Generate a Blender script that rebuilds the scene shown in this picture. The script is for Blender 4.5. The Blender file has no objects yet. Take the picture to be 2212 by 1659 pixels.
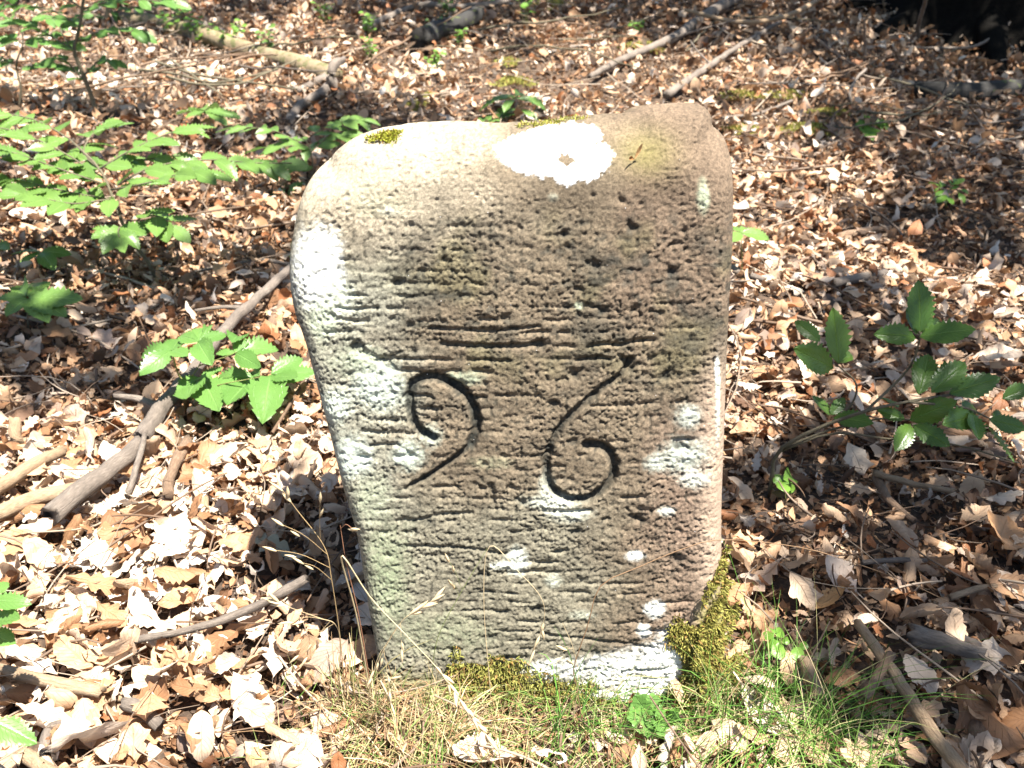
import bpy, math, random
import numpy as np
from mathutils import Vector, Matrix

random.seed(7)
RNG = np.random.default_rng(11)
scene = bpy.context.scene
COL = scene.collection

# ------------------------------------------------------------------ camera
CAM_H = 0.86
PITCH = math.radians(27.0)
FPX = 1840.0                      # focal length in pixels of the 2212 x 1659 study picture
cam_data = bpy.data.cameras.new('camera')
cam_data.sensor_width = 36.0
cam_data.lens = FPX / 2212.0 * 36.0
cam_data.clip_start = 0.05
cam_data.clip_end = 400.0
cam = bpy.data.objects.new('camera', cam_data)
COL.objects.link(cam)
cam.location = (0, 0, CAM_H)
cam.rotation_euler = (math.radians(90) - PITCH, 0, 0)
scene.camera = cam
cam_data.dof.use_dof = True
cam_data.dof.focus_distance = 1.08
cam_data.dof.aperture_fstop = 8.5

# ------------------------------------------------------------------ sky, sun, exposure
SUN = Vector((0.28, -0.21, 0.93)).normalized()
SUN_EL = math.asin(SUN.z)
SUN_AZ = math.atan2(SUN.x, SUN.y)
world = bpy.data.worlds.new('World')
scene.world = world
world.use_nodes = True
wn = world.node_tree.nodes
sky = wn.new('ShaderNodeTexSky')
sky.sky_type = 'NISHITA'
sky.sun_disc = False
sky.sun_elevation = SUN_EL
sky.sun_rotation = SUN_AZ
bg = wn['Background']
bg.inputs['Strength'].default_value = 0.055
world.node_tree.links.new(sky.outputs['Color'], bg.inputs['Color'])
sl = bpy.data.lights.new('sun', 'SUN')
sl.energy = 5.0
sl.angle = math.radians(0.53)
sl.color = (1.0, 0.95, 0.87)
so = bpy.data.objects.new('sun', sl)
COL.objects.link(so)
so.rotation_euler = SUN.to_track_quat('Z', 'Y').to_euler()
so.location = (3, -1, 7)
scene.view_settings.view_transform = 'Standard'
scene.view_settings.look = 'None'
scene.view_settings.exposure = 2.15
scene.view_settings.gamma = 1.0
scene.view_settings.use_curve_mapping = False

# ------------------------------------------------------------------ noise
_perm = np.random.default_rng(3).permutation(512).astype(np.int64)
_ang = np.random.default_rng(4).random(512) * 2 * np.pi
_gx, _gy = np.cos(_ang), np.sin(_ang)


def noise(x, y, seed=0):
    x = np.asarray(x, float) + 0.371 + seed * 7.313; y = np.asarray(y, float) + 0.619 + seed * 3.177
    xi = np.floor(x).astype(np.int64); yi = np.floor(y).astype(np.int64)
    xf = x - xi; yf = y - yi
    u = xf * xf * xf * (xf * (xf * 6 - 15) + 10); v = yf * yf * yf * (yf * (yf * 6 - 15) + 10)

    def g(i, j, dx, dy):
        h = _perm[(_perm[(i + seed * 37) & 511] + j + seed * 11) & 511]
        return _gx[h] * dx + _gy[h] * dy
    a = g(xi, yi, xf, yf); b = g(xi + 1, yi, xf - 1, yf)
    c = g(xi, yi + 1, xf, yf - 1); d = g(xi + 1, yi + 1, xf - 1, yf - 1)
    return 1.41 * ((a * (1 - u) + b * u) * (1 - v) + (c * (1 - u) + d * u) * v)


def fbm(x, y, seed=0, octv=4, gain=0.5):
    s = 0; a = 1.0; f = 1.0; t = 0
    for k in range(octv):
        s = s + a * noise(np.asarray(x) * f, np.asarray(y) * f, seed + k * 5); t += a
        a *= gain; f *= 2.03
    return s / t


def sstep(a, b, x):
    t = np.clip((x - a) / (b - a), 0, 1)
    return t * t * (3 - 2 * t)


# ------------------------------------------------------------------ ground shape and picture rays
def ground_z(x, y):
    x = np.asarray(x, float); y = np.asarray(y, float)
    z = 0.026 * np.clip(y - 1.6, 0, 8) ** 2 + 0.41 * np.clip(y - 9.6, 0, 400) * 0.6
    z = z + 0.05 * noise(x * 1.1, y * 1.1, 1) + 0.022 * noise(x * 3.3, y * 3.3, 2) + 0.009 * noise(x * 9, y * 9, 9)
    # level round the stone foot
    w = np.exp(-((x / 0.55) ** 2 + ((y - 0.85) / 0.35) ** 2))
    z = z * (1 - w) + w * (-0.012 - 0.015 * np.clip(x, -1, 1))
    return z


FWD = Vector((0, math.cos(PITCH), -math.sin(PITCH)))
UPV = Vector((0, math.sin(PITCH), math.cos(PITCH)))
CAMP = Vector((0, 0, CAM_H))


def ray(px, py):
    return (FWD + Vector((1, 0, 0)) * ((px - 1106) / FPX) - UPV * ((py - 829.5) / FPX))


_ys = np.concatenate([np.linspace(0.4, 3, 1300), np.linspace(3, 14, 1800)])


def G(px, py, lift=0.0):
    """the point of the ground seen at a pixel of the study picture"""
    d = ray(px, py)
    t = _ys / max(d.y, 1e-3)
    zz = CAM_H + d.z * t - ground_z(d.x * t, d.y * t) - lift
    k = np.argmax(zz < 0)
    if zz[k] >= 0:
        k = len(t) - 1
    return CAMP + d * float(t[k])


def A(px, py, y):
    d = ray(px, py)
    return CAMP + d * (y / d.y)


def project(x, y, z):
    cy = math.cos(PITCH); sy = math.sin(PITCH)
    dz = z - CAM_H
    f = y * cy - dz * sy
    u = y * sy + dz * cy
    f = np.where(f < 0.05, 0.05, f)
    return 1106 + FPX * x / f, 829.5 - FPX * u / f, f


# ------------------------------------------------------------------ object helpers
def link(o, parent=None):
    COL.objects.link(o)
    if parent is not None:
        o.parent = parent
    return o


def mesh_np(name, V, F, mat=None, uv=None, tint=None, smooth=True, tintname='tint'):
    """F: (n,3) or (n,4) array; uv/tint per vertex"""
    V = np.ascontiguousarray(V, np.float32); F = np.ascontiguousarray(F, np.int32)
    me = bpy.data.meshes.new(name)
    k = F.shape[1]
    me.vertices.add(len(V)); me.vertices.foreach_set('co', V.ravel())
    me.loops.add(F.size); me.loops.foreach_set('vertex_index', F.ravel())
    me.polygons.add(len(F)); me.polygons.foreach_set('loop_start', np.arange(0, F.size, k, dtype=np.int32))
    if smooth:
        me.polygons.foreach_set('use_smooth', np.ones(len(F), bool))
    if uv is not None:
        l = me.uv_layers.new(name='UVMap')
        l.data.foreach_set('uv', np.ascontiguousarray(np.asarray(uv, np.float32)[F.ravel()]).ravel())
    if tint is not None:
        a = me.color_attributes.new(tintname, 'FLOAT_COLOR', 'POINT')
        t = np.ones((len(V), 4), np.float32); t[:, :3] = tint
        a.data.foreach_set('color', t.ravel())
    me.update(calc_edges=True)
    me.validate()
    if mat is not None:
        me.materials.append(mat)
    return me


def obj(name, me, parent=None, loc=None):
    o = bpy.data.objects.new(name, me)
    if loc is not None:
        o.location = loc
    return link(o, parent)


def tag(o, label=None, cat=None, group=None, kind=None):
    if label: o['label'] = label
    if cat: o['category'] = cat
    if group: o['group'] = group
    if kind: o['kind'] = kind
    return o


def thing(name, label, cat, loc, group=None):
    o = bpy.data.objects.new(name, None)
    o.empty_display_size = 0.05
    o.location = loc
    link(o)
    return tag(o, label, cat, group)


class Geo:
    """collects vertices and faces (quads; triangles repeat a corner as a second loop of faces)"""
    def __init__(self):
        self.V = []; self.F = []; self.UV = []; self.T = []; self.n = 0

    def add(self, V, F, uv=None, tint=None):
        V = np.asarray(V, np.float32)
        self.V.append(V); self.F.append(np.asarray(F, np.int32) + self.n)
        self.UV.append(np.zeros((len(V), 2), np.float32) if uv is None else np.asarray(uv, np.float32))
        t = np.ones((len(V), 3), np.float32)
        if tint is not None: t[:] = tint
        self.T.append(t)
        self.n += len(V)

    def mesh(self, name, mat, origin=(0, 0, 0), tint=True):
        V = np.concatenate(self.V) - np.asarray(origin, np.float32)
        return mesh_np(name, V, np.concatenate(self.F), mat, np.concatenate(self.UV), np.concatenate(self.T) if tint else None)


def smooth_path(pts, n):
    """Catmull-Rom through 3D points"""
    P = np.array([tuple(p) for p in pts], float)
    if len(P) == 2:
        t = np.linspace(0, 1, n)[:, None]
        return P[0] * (1 - t) + P[1] * t
    Q = np.vstack([2 * P[0] - P[1], P, 2 * P[-1] - P[-2]])
    segs = len(P) - 1
    out = []
    for s in np.linspace(0, segs, n):
        i = min(int(s), segs - 1); t = s - i
        a, b, c, d = Q[i], Q[i + 1], Q[i + 2], Q[i + 3]
        out.append(0.5 * (2 * b + (c - a) * t + (2 * a - 5 * b + 4 * c - d) * t * t + (3 * b - a - 3 * c + d) * t ** 3))
    return np.array(out)


def tube_geo(path, radii, sides=8, rough=0.0, seed=0, caps=True, knots=0.0):
    """swept tube with uneven bark; returns V, F(quads), uv"""
    path = np.asarray(path, float); n = len(path)
    T = np.gradient(path, axis=0); T /= np.linalg.norm(T, axis=1)[:, None] + 1e-9
    ref = np.array([0.13, 0.31, 0.94])
    if abs(T.mean(0) @ ref) > 0.8: ref = np.array([0.9, 0.2, 0.1])
    B = np.cross(T, ref); B /= np.linalg.norm(B, axis=1)[:, None]
    N = np.cross(B, T)
    r = np.asarray(radii, float) * np.ones(n)
    length = np.concatenate([[0], np.cumsum(np.linalg.norm(np.diff(path, axis=0), axis=1))])
    a = np.linspace(0, 2 * np.pi, sides, endpoint=False)
    rr = np.repeat(r[:, None], sides, 1)
    if rough:
        q = fbm(length[:, None] / (r.mean() * 5) + 0 * a[None], np.cos(a)[None] * 1.3 + seed * 3.1 + 0 * length[:, None], seed, 3)
        q2 = noise(length[:, None] / (r.mean() * 9) + 7.7, np.sin(a)[None] * 1.7 + seed * 1.3 + 0 * length[:, None], seed + 9)
        rr = rr * (1 + rough * q + rough * 0.8 * q2)
    if knots:
        rr = rr * (1 + knots * np.clip(noise(length / (r.mean() * 7), seed + 0.5 + 0 * length, seed + 3), 0, 1))[:, None]
    V = path[:, None, :] + rr[..., None] * (np.cos(a)[None, :, None] * B[:, None, :] + np.sin(a)[None, :, None] * N[:, None, :])
    if caps and r.mean() > 0.003:                         # broken, uneven ends
        jr = np.random.default_rng(seed + 5)
        V[0] -= T[0][None] * (jr.uniform(-0.2, 0.9, sides) * r[0])[:, None]; V[-1] += T[-1][None] * (jr.uniform(-0.2, 0.9, sides) * r[-1])[:, None]
    V = V.reshape(-1, 3)
    i = np.arange(n - 1)[:, None] * sides; j = np.arange(sides)[None]
    j2 = (j + 1) % sides
    F = np.stack([i + j, i + j2, i + sides + j2, i + sides + j], -1).reshape(-1, 4)
    uv = np.stack([np.repeat(length, sides), np.tile(a / 6.283 * (r.mean() * 6.28), n)], 1)
    if caps:
        c0 = len(V); c1 = c0 + 1
        V = np.vstack([V, path[0] + T[0] * r[0] * 0.05, path[-1] - T[-1] * r[-1] * 0.05])
        uv = np.vstack([uv, [0, 0], [length[-1], 0]])
        k = np.arange(0, sides, 2)
        # quads around the end centres
        Fa = np.stack([np.full(len(k), c0), (k + 2) % sides, (k + 1) % sides, k], 1)
        o = (n - 1) * sides
        Fb = np.stack([np.full(len(k), c1), o + k, o + (k + 1) % sides, o + (k + 2) % sides], 1)
        F = np.vstack([F, Fa, Fb])
    return V, F, uv


# ------------------------------------------------------------------ materials
def mat_new(name):
    m = bpy.data.materials.new(name); m.use_nodes = True
    nt = m.node_tree
    b = nt.nodes['Principled BSDF']
    return m, nt, b


def N_(nt, t, **kw):
    n = nt.nodes.new(t)
    for k, v in kw.items(): setattr(n, k, v)
    return n


def ramp(nt, stops):
    r = N_(nt, 'ShaderNodeValToRGB')
    e = r.color_ramp.elements
    while len(e) < len(stops): e.new(0.5)
    for i, (p, c) in enumerate(stops):
        e[i].position = p; e[i].color = (*c, 1)
    return r


def math_(nt, op, a=None, b=None):
    n = N_(nt, 'ShaderNodeMath', operation=op)
    for i, v in enumerate((a, b)):
        if v is None: continue
        if isinstance(v, (int, float)): n.inputs[i].default_value = v
        else: nt.links.new(v, n.inputs[i])
    return n.outputs[0]


def mixc(nt, f, a, b, mode='MIX'):
    n = N_(nt, 'ShaderNodeMix', data_type='RGBA', blend_type=mode)
    for s, v in ((0, f), (6, a), (7, b)):
        if isinstance(v, (int, float)): n.inputs[s].default_value = v
        elif isinstance(v, tuple): n.inputs[s].default_value = (*v, 1)
        else: nt.links.new(v, n.inputs[s])
    return n.outputs[2]


def noise_n(nt, scale, detail=3, rough=0.6, vec=None):
    n = N_(nt, 'ShaderNodeTexNoise'); n.inputs['Scale'].default_value = scale
    n.inputs['Detail'].default_value = detail; n.inputs['Roughness'].default_value = rough
    if vec is not None: nt.links.new(vec, n.inputs['Vector'])
    return n.outputs['Fac']


def vein_mask(nt):
    """side veins and midrib of a leaf from its own uv (u across, v along)"""
    uv = N_(nt, 'ShaderNodeUVMap'); sp = N_(nt, 'ShaderNodeSeparateXYZ'); nt.links.new(uv.outputs[0], sp.inputs[0])
    au = math_(nt, 'ABSOLUTE', math_(nt, 'SUBTRACT', sp.outputs[0], 0.5))
    ph = math_(nt, 'SUBTRACT', sp.outputs[1], math_(nt, 'MULTIPLY', au, 0.55))
    s = math_(nt, 'ABSOLUTE', math_(nt, 'SINE', math_(nt, 'MULTIPLY', ph, 3.1416 * 9)))
    side = math_(nt, 'SUBTRACT', 1.0, math_(nt, 'MULTIPLY', s, 4.5))
    side = math_(nt, 'MAXIMUM', side, 0.0)
    mid = math_(nt, 'MAXIMUM', math_(nt, 'SUBTRACT', 1.0, math_(nt, 'MULTIPLY', au, 26.0)), 0.0)
    return math_(nt, 'MAXIMUM', math_(nt, 'MULTIPLY', side, 0.7), mid)


def leaf_shader(m, nt, b, color, trans, rough, bump=None, spec=0.3):
    nt.links.new(color, b.inputs['Base Color'])
    b.inputs['Roughness'].default_value = rough
    b.inputs['Specular IOR Level'].default_value = spec
    tr = N_(nt, 'ShaderNodeBsdfTranslucent'); nt.links.new(color, tr.inputs['Color'])
    mx = N_(nt, 'ShaderNodeMixShader'); mx.inputs[0].default_value = trans
    nt.links.new(b.outputs[0], mx.inputs[1]); nt.links.new(tr.outputs[0], mx.inputs[2])
    nt.links.new(mx.outputs[0], nt.nodes['Material Output'].inputs['Surface'])
    if bump is not None:
        bn = N_(nt, 'ShaderNodeBump'); bn.inputs['Strength'].default_value = 0.6; bn.inputs['Distance'].default_value = 0.002
        nt.links.new(bump, bn.inputs['Height']); nt.links.new(bn.outputs[0], b.inputs['Normal'])
        nt.links.new(bn.outputs[0], tr.inputs['Normal'])


DEAD = [(0.0, (0.075, 0.042, 0.026)), (0.16, (0.165, 0.085, 0.045)), (0.32, (0.30, 0.155, 0.075)), (0.5, (0.43, 0.265, 0.150)),
        (0.72, (0.53, 0.385, 0.26)), (0.9, (0.62, 0.50, 0.385)), (1.0, (0.70, 0.61, 0.50))]
_dp = np.array([p for p, c in DEAD]); _dc = np.array([c for p, c in DEAD])


def dead_color(t):
    return np.stack([np.interp(t, _dp, _dc[:, k]) for k in range(3)], -1)


def dead_leaf_material(per_object):
    m, nt, b = mat_new('dry leaf single' if per_object else 'dry leaf litter')
    if per_object:
        oi = N_(nt, 'ShaderNodeObjectInfo')
        r = ramp(nt, DEAD); nt.links.new(math_(nt, 'ADD', math_(nt, 'MULTIPLY', oi.outputs['Random'], 0.74), 0.22), r.inputs[0])
        base = r.outputs[0]
    else:
        at = N_(nt, 'ShaderNodeAttribute', attribute_name='tint'); base = at.outputs['Color']
    tc = N_(nt, 'ShaderNodeNewGeometry')
    n1 = noise_n(nt, 55, 4, 0.65, tc.outputs['Position'])
    n2 = noise_n(nt, 240, 3, 0.6, tc.outputs['Position'])
    c = mixc(nt, math_(nt, 'MULTIPLY', n1, 0.55), base, mixc(nt, 0.5, base, (0.16, 0.075, 0.03)))
    spot = math_(nt, 'GREATER_THAN', n2, 0.68)
    c = mixc(nt, math_(nt, 'MULTIPLY', spot, 0.55), c, (0.07, 0.04, 0.025))
    v = vein_mask(nt)
    c = mixc(nt, math_(nt, 'MULTIPLY', v, 0.35), c, mixc(nt, 0.4, base, (0.14, 0.07, 0.03)))
    leaf_shader(m, nt, b, c, 0.2, 0.62, math_(nt, 'ADD', v, math_(nt, 'MULTIPLY', n2, 0.7)), 0.35)
    return m


def green_leaf_material(name, base, light, trans=0.34, rough=0.38):
    m, nt, b = mat_new(name)
    oi = N_(nt, 'ShaderNodeObjectInfo')
    tc = N_(nt, 'ShaderNodeNewGeometry')
    n1 = noise_n(nt, 30, 3, 0.6, tc.outputs['Position'])
    f = math_(nt, 'ADD', math_(nt, 'MULTIPLY', oi.outputs['Random'], 0.6), math_(nt, 'MULTIPLY', n1, 0.4))
    c = mixc(nt, f, base, light)
    v = vein_mask(nt)
    c = mixc(nt, math_(nt, 'MULTIPLY', v, 0.45), c, tuple(min(1, x * 1.7 + 0.03) for x in light))
    hole = math_(nt, 'GREATER_THAN', noise_n(nt, 120, 2, 0.5, tc.outputs['Position']), 0.74)
    c = mixc(nt, math_(nt, 'MULTIPLY', hole, 0.6), c, (0.22, 0.15, 0.05))
    leaf_shader(m, nt, b, c, trans, rough, math_(nt, 'MULTIPLY', v, -1.0), 0.4)
    return m


def bark_material(name, dark, mid, light, scale=60, moss=0.0):
    m, nt, b = mat_new(name)
    uv = N_(nt, 'ShaderNodeUVMap')
    mp = N_(nt, 'ShaderNodeMapping'); mp.inputs['Scale'].default_value = (1, 5, 1)
    nt.links.new(uv.outputs[0], mp.inputs[0])
    n1 = noise_n(nt, scale, 6, 0.7, mp.outputs[0])
    geo = N_(nt, 'ShaderNodeNewGeometry')
    n2 = noise_n(nt, 14, 4, 0.6, geo.outputs['Position'])
    r = ramp(nt, [(0.25, dark), (0.5, mid), (0.75, light)])
    nt.links.new(math_(nt, 'ADD', math_(nt, 'MULTIPLY', n1, 0.6), math_(nt, 'MULTIPLY', n2, 0.4)), r.inputs[0])
    c = r.outputs[0]
    if moss:
        f = math_(nt, 'GREATER_THAN', noise_n(nt, 22, 5, 0.7, geo.outputs['Position']), 1 - moss)
        c = mixc(nt, math_(nt, 'MULTIPLY', f, 0.75), c, (0.07, 0.085, 0.018))
    nt.links.new(c, b.inputs['Base Color'])
    b.inputs['Roughness'].default_value = 0.85
    bn = N_(nt, 'ShaderNodeBump'); bn.inputs['Strength'].default_value = 0.9; bn.inputs['Distance'].default_value = 0.005
    nt.links.new(n1, bn.inputs['Height']); nt.links.new(bn.outputs[0], b.inputs['Normal'])
    return m


def plain_tint_material(name, trans=0.25, rough=0.6):
    m, nt, b = mat_new(name)
    at = N_(nt, 'ShaderNodeAttribute', attribute_name='tint')
    geo = N_(nt, 'ShaderNodeNewGeometry')
    n1 = noise_n(nt, 90, 3, 0.6, geo.outputs['Position'])
    hs = N_(nt, 'ShaderNodeHueSaturation'); nt.links.new(at.outputs['Color'], hs.inputs['Color'])
    nt.links.new(math_(nt, 'ADD', math_(nt, 'MULTIPLY', n1, 0.7), 0.65), hs.inputs['Value'])
    leaf_shader(m, nt, b, hs.outputs[0], trans, rough, None, 0.25)
    return m


M_DEAD1 = dead_leaf_material(True)
M_DEADS = dead_leaf_material(False)
M_BEECH = green_leaf_material('beech leaf green', (0.085, 0.165, 0.035), (0.150, 0.255, 0.058))
M_BRIGHT = green_leaf_material('young leaf bright green', (0.085, 0.19, 0.04), (0.15, 0.28, 0.07), 0.42)
M_OLIVE = green_leaf_material('seedling leaf deep green', (0.045, 0.11, 0.02), (0.105, 0.19, 0.03), 0.36, 0.33)
M_SPRIG = green_leaf_material('sprig leaf lime green', (0.08, 0.19, 0.02), (0.17, 0.30, 0.045), 0.4)
M_STEM = bark_material('young stem bark', (0.06, 0.05, 0.03), (0.12, 0.10, 0.06), (0.2, 0.17, 0.11), 120)
M_GSTEM = bark_material('green stem bark', (0.10, 0.10, 0.03), (0.20, 0.21, 0.06), (0.3, 0.3, 0.12), 120)
M_GREYW = bark_material('weathered grey wood', (0.048, 0.039, 0.031), (0.135, 0.108, 0.086), (0.28, 0.235, 0.19), 70)
M_TANW = bark_material('bare tan wood', (0.10, 0.062, 0.034), (0.27, 0.185, 0.11), (0.46, 0.35, 0.23), 95)
M_BROWNW = bark_material('brown bark', (0.055, 0.035, 0.022), (0.16, 0.10, 0.06), (0.30, 0.21, 0.14), 70)
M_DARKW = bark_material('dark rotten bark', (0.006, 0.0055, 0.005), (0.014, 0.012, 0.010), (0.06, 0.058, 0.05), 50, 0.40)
M_SHADEBLACK = bark_material('shade black stump wood', (0.003, 0.003, 0.003), (0.006, 0.0055, 0.005), (0.016, 0.014, 0.011), 50, 0.30)  # near-black colour stands in for deep shade on the stump
M_LOG = bark_material('log bark', (0.085, 0.062, 0.034), (0.19, 0.145, 0.082), (0.33, 0.265, 0.16), 40, 0.46)
M_TINT = plain_tint_material('grass and straw')
M_MOSS = plain_tint_material('moss', 0.2, 0.75)

# soil
M_SOIL, nt, b = mat_new('forest soil')
geo = N_(nt, 'ShaderNodeNewGeometry')
n1 = noise_n(nt, 9, 6, 0.7, geo.outputs['Position']); n2 = noise_n(nt, 130, 5, 0.75, geo.outputs['Position'])
r = ramp(nt, [(0.3, (0.022, 0.015, 0.010)), (0.5, (0.058, 0.036, 0.022)), (0.62, (0.13, 0.082, 0.050)), (0.75, (0.27, 0.18, 0.11))])
nt.links.new(math_(nt, 'ADD', math_(nt, 'MULTIPLY', n1, 0.35), math_(nt, 'MULTIPLY', n2, 0.65)), r.inputs[0])
nt.links.new(r.outputs[0], b.inputs['Base Color']); b.inputs['Roughness'].default_value = 0.95
bn = N_(nt, 'ShaderNodeBump'); bn.inputs['Strength'].default_value = 0.9; bn.inputs['Distance'].default_value = 0.008
nt.links.new(n2, bn.inputs['Height']); nt.links.new(bn.outputs[0], b.inputs['Normal'])

# ------------------------------------------------------------------ forest floor
def axis_coords(a0, a1, d0, d1, step, far):
    mid = np.arange(d0, d1 + 1e-6, step)
    lo = d0 - (d0 - a0) * np.linspace(0, 1, far)[1:] ** 2
    hi = d1 + (a1 - d1) * np.linspace(0, 1, far)[1:] ** 2
    return np.concatenate([lo[::-1], mid, hi])


gx = axis_coords(-120, 120, -2.4, 2.4, 0.024, 60)
gy = axis_coords(-80, 160, 0.4, 4.2, 0.024, 70)
X, Y = np.meshgrid(gx, gy)
Z = ground_z(X, Y) + 0.004 * noise(X * 30, Y * 30, 5)
V = np.stack([X, Y, Z], -1).reshape(-1, 3)
nx, ny = len(gx), len(gy)
i = (np.arange(ny - 1)[:, None] * nx + np.arange(nx - 1)[None]).reshape(-1)
F = np.stack([i, i + 1, i + nx + 1, i + nx], 1)
floor = obj('forest_floor', mesh_np('forest_floor', V, F, M_SOIL))
tag(floor, kind='structure')

# ------------------------------------------------------------------ boundary stone
LEAN = math.radians(12.0)
S_AX = Vector((1, 0, 0)); T_AX = Vector((0, math.sin(LEAN), math.cos(LEAN))); N_AX = Vector((0, -math.cos(LEAN), math.sin(LEAN)))
S_O = Vector((0, 0.80, 0.0))


def face_st(px, py, depth=0.0):
    """where the picture ray meets the stone's front plane (or a plane that far behind it), in metres along the face"""
    d = ray(px, py); o = S_O - N_AX * depth
    t = (o - CAMP).dot(N_AX) / d.dot(N_AX)
    p = CAMP + d * t - S_O
    return p.dot(S_AX), p.dot(T_AX)


R_TOP, R_LEFT, R_RIGHT = 0.085, 0.020, 0.032
left = [(826, 1640), (822, 1520), (818, 1420), (797, 1290), (776, 1150), (746, 1040), (720, 930), (700, 850), (683, 780), (668, 720), (651, 670), (641, 610), (641, 550), (650, 495), (664, 435), (683, 385), (712, 340)]
top = [(712, 340), (737, 318), (775, 294), (830, 276), (900, 268), (960, 262), (1030, 263), (1080, 266), (1130, 263), (1200, 257), (1270, 248), (1330, 247), (1360, 242), (1390, 229), (1430, 224), (1475, 222), (1510, 226), (1538, 243), (1556, 266)]
right = [(1572, 1640), (1568, 1520), (1563, 1420), (1560, 1330), (1556, 1250), (1554, 1106), (1557, 986), (1560, 886), (1563, 770), (1568, 653), (1573, 553), (1575, 467), (1574, 340), (1569, 295), (1556, 266)]


def to_st(pts, depth):
    return np.array([face_st(*p, d) for p, d in zip(pts, np.broadcast_to(depth, len(pts)))])


def arc_resample(P, w):
    P = np.column_stack([smooth_path(np.column_stack([P, np.zeros(len(P))]), 600)])[:, :2]
    L = np.concatenate([[0], np.cumsum(np.linalg.norm(np.diff(P, axis=0), axis=1))]); L /= L[-1]
    return np.stack([np.interp(w, L, P[:, k]) for k in range(2)], 1)


def dense_ends(n, lo, hi):
    t = np.linspace(0, 1, n)
    d = np.ones(n)
    d *= np.where(t < lo, 0.12 + 0.88 * t / max(lo, 1e-6), 1) * np.where(t > 1 - hi, 0.12 + 0.88 * (1 - t) / max(hi, 1e-6), 1)
    c = np.concatenate([[0], np.cumsum((d[1:] + d[:-1]) / 2)])
    return c / c[-1]


NS, NT = 430, 600
ws = dense_ends(NS, 0.12, 0.10); wt = dense_ends(NT, 0.0, 0.14)
Lb = arc_resample(to_st(left, np.linspace(R_LEFT, 0.06, len(left))), wt)
Rb = arc_resample(to_st(right, np.linspace(R_RIGHT, 0.05, len(right))), wt)
Tb = arc_resample(to_st(top, np.concatenate([np.linspace(0.06, R_TOP, 5), np.full(len(top) - 8, R_TOP), np.linspace(R_TOP, 0.05, 3)])), ws)
Tb = Tb + (Lb[-1] - Tb[0])[None] * (1 - ws[:, None]) + (Rb[-1] - Tb[-1])[None] * ws[:, None]
Bb = Lb[0][None] * (1 - ws[:, None]) + Rb[0][None] * ws[:, None]
U = ws[None, :, None]; W = wt[:, None, None]
P = (1 - U) * Lb[:, None] + U * Rb[:, None] + (1 - W) * Bb[None] + W * Tb[None] \
    - ((1 - U) * (1 - W) * Bb[0] + U * (1 - W) * Bb[-1] + (1 - U) * W * Tb[0] + U * W * Tb[-1])
s, t = P[..., 0], P[..., 1]


def seg_dist(qs, qt, pts, closed=False):
    """distance to a polyline and the position along it (0..1)"""
    pts = np.asarray(pts, float)
    if closed: pts = np.vstack([pts, pts[:1]])
    best = np.full(qs.shape, 1e9); along = np.zeros(qs.shape)
    for k in range(len(pts) - 1):
        a, c = pts[k], pts[k + 1]; ab = c - a
        u = np.clip(((qs - a[0]) * ab[0] + (qt - a[1]) * ab[1]) / (ab @ ab + 1e-12), 0, 1)
        d = np.hypot(qs - a[0] - u * ab[0], qt - a[1] - u * ab[1])
        m = d < best
        best = np.where(m, d, best); along = np.where(m, (k + u) / (len(pts) - 1), along)
    return best, along


def inside(qs, qt, pts):
    pts = np.asarray(pts, float); r = np.zeros(qs.shape, bool); n = len(pts)
    for k in range(n):
        x1, y1 = pts[k]; x2, y2 = pts[(k + 1) % n]
        c = ((y1 > qt) != (y2 > qt)) & (qs < (x2 - x1) * (qt - y1) / (y2 - y1 + 1e-12) + x1)
        r ^= c
    return r


dl, _ = seg_dist(s, t, Lb[::12]); dr, _ = seg_dist(s, t, Rb[::12]); dt_, _ = seg_dist(s, t, Tb[::6])


def roll(d, r):
    q = np.clip(1 - d / r, 0, 1)
    return r * (1 - np.sqrt(np.clip(1 - q * q, 0, 1)))


# picture-space look-up for where marks sit on the face
pyv = np.linspace(150, 1660, 80)
tt = np.array([face_st(1106, y)[1] for y in pyv])
py_of_t = np.interp(t, tt[::-1], pyv[::-1])              # row of the picture at this height of the face
edge = roll(dl, R_LEFT) + roll(dr, R_RIGHT) + roll(dt_, R_TOP * (0.75 + 0.25 * np.clip((s + 0.25) / 0.3, 0, 1)))
edge = np.minimum(edge, 0.11)
disp = -edge
dmin = np.minimum(np.minimum(dl, dr), dt_)
fade = sstep(0.0, 0.018, dmin)
# broad unevenness
disp += fade * (0.0035 * fbm(s * 6, t * 6, 27, 3) + 0.0018 * noise(s * 26, t * 26, 22))
# mason's tool marks: wavering broken furrows that run across the lower face
mask = sstep(430, 640, py_of_t + 60 * noise(s * 9, t * 9, 31)) * sstep(0.016, 0.045, dl) * sstep(0.03, 0.05, dr)
mask2 = 0.35 + 0.65 * sstep(-0.25, 0.3, noise(s * 11, t * 17, 32))
warp = 0.5 * fbm(s * 4.5, t * 8, 33, 3) + 0.5 * noise(s * 2.2, t * 3, 34) + 0.06 * noise(s * 48, t * 36, 39)
ph = t / 0.0142 + 1.25 * warp - s * 1.6
fr = ph - np.floor(ph)
row = np.floor(ph)
amp_row = np.clip(0.55 + 0.95 * noise(s * 6 + row * 13.7, row * 3.1, 35), 0.08, 1.3)
brk = sstep(-0.15, 0.22, noise(s * 26 + row * 5.3, row * 1.7, 36) + 0.35 * noise(s * 70, row * 2.3, 37))
off = 0.42 + 0.16 * noise(s * 33, row * 4.1, 38)
wid = 0.13 + 0.05 * noise(s * 15, row * 2.2, 41)
notch = np.exp(-(np.where(fr < off, (fr - off) / (wid * 0.9), (fr - off) / (wid * 1.7))) ** 2)
disp -= fade * mask * mask2 * amp_row * brk * 0.0062 * notch
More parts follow.
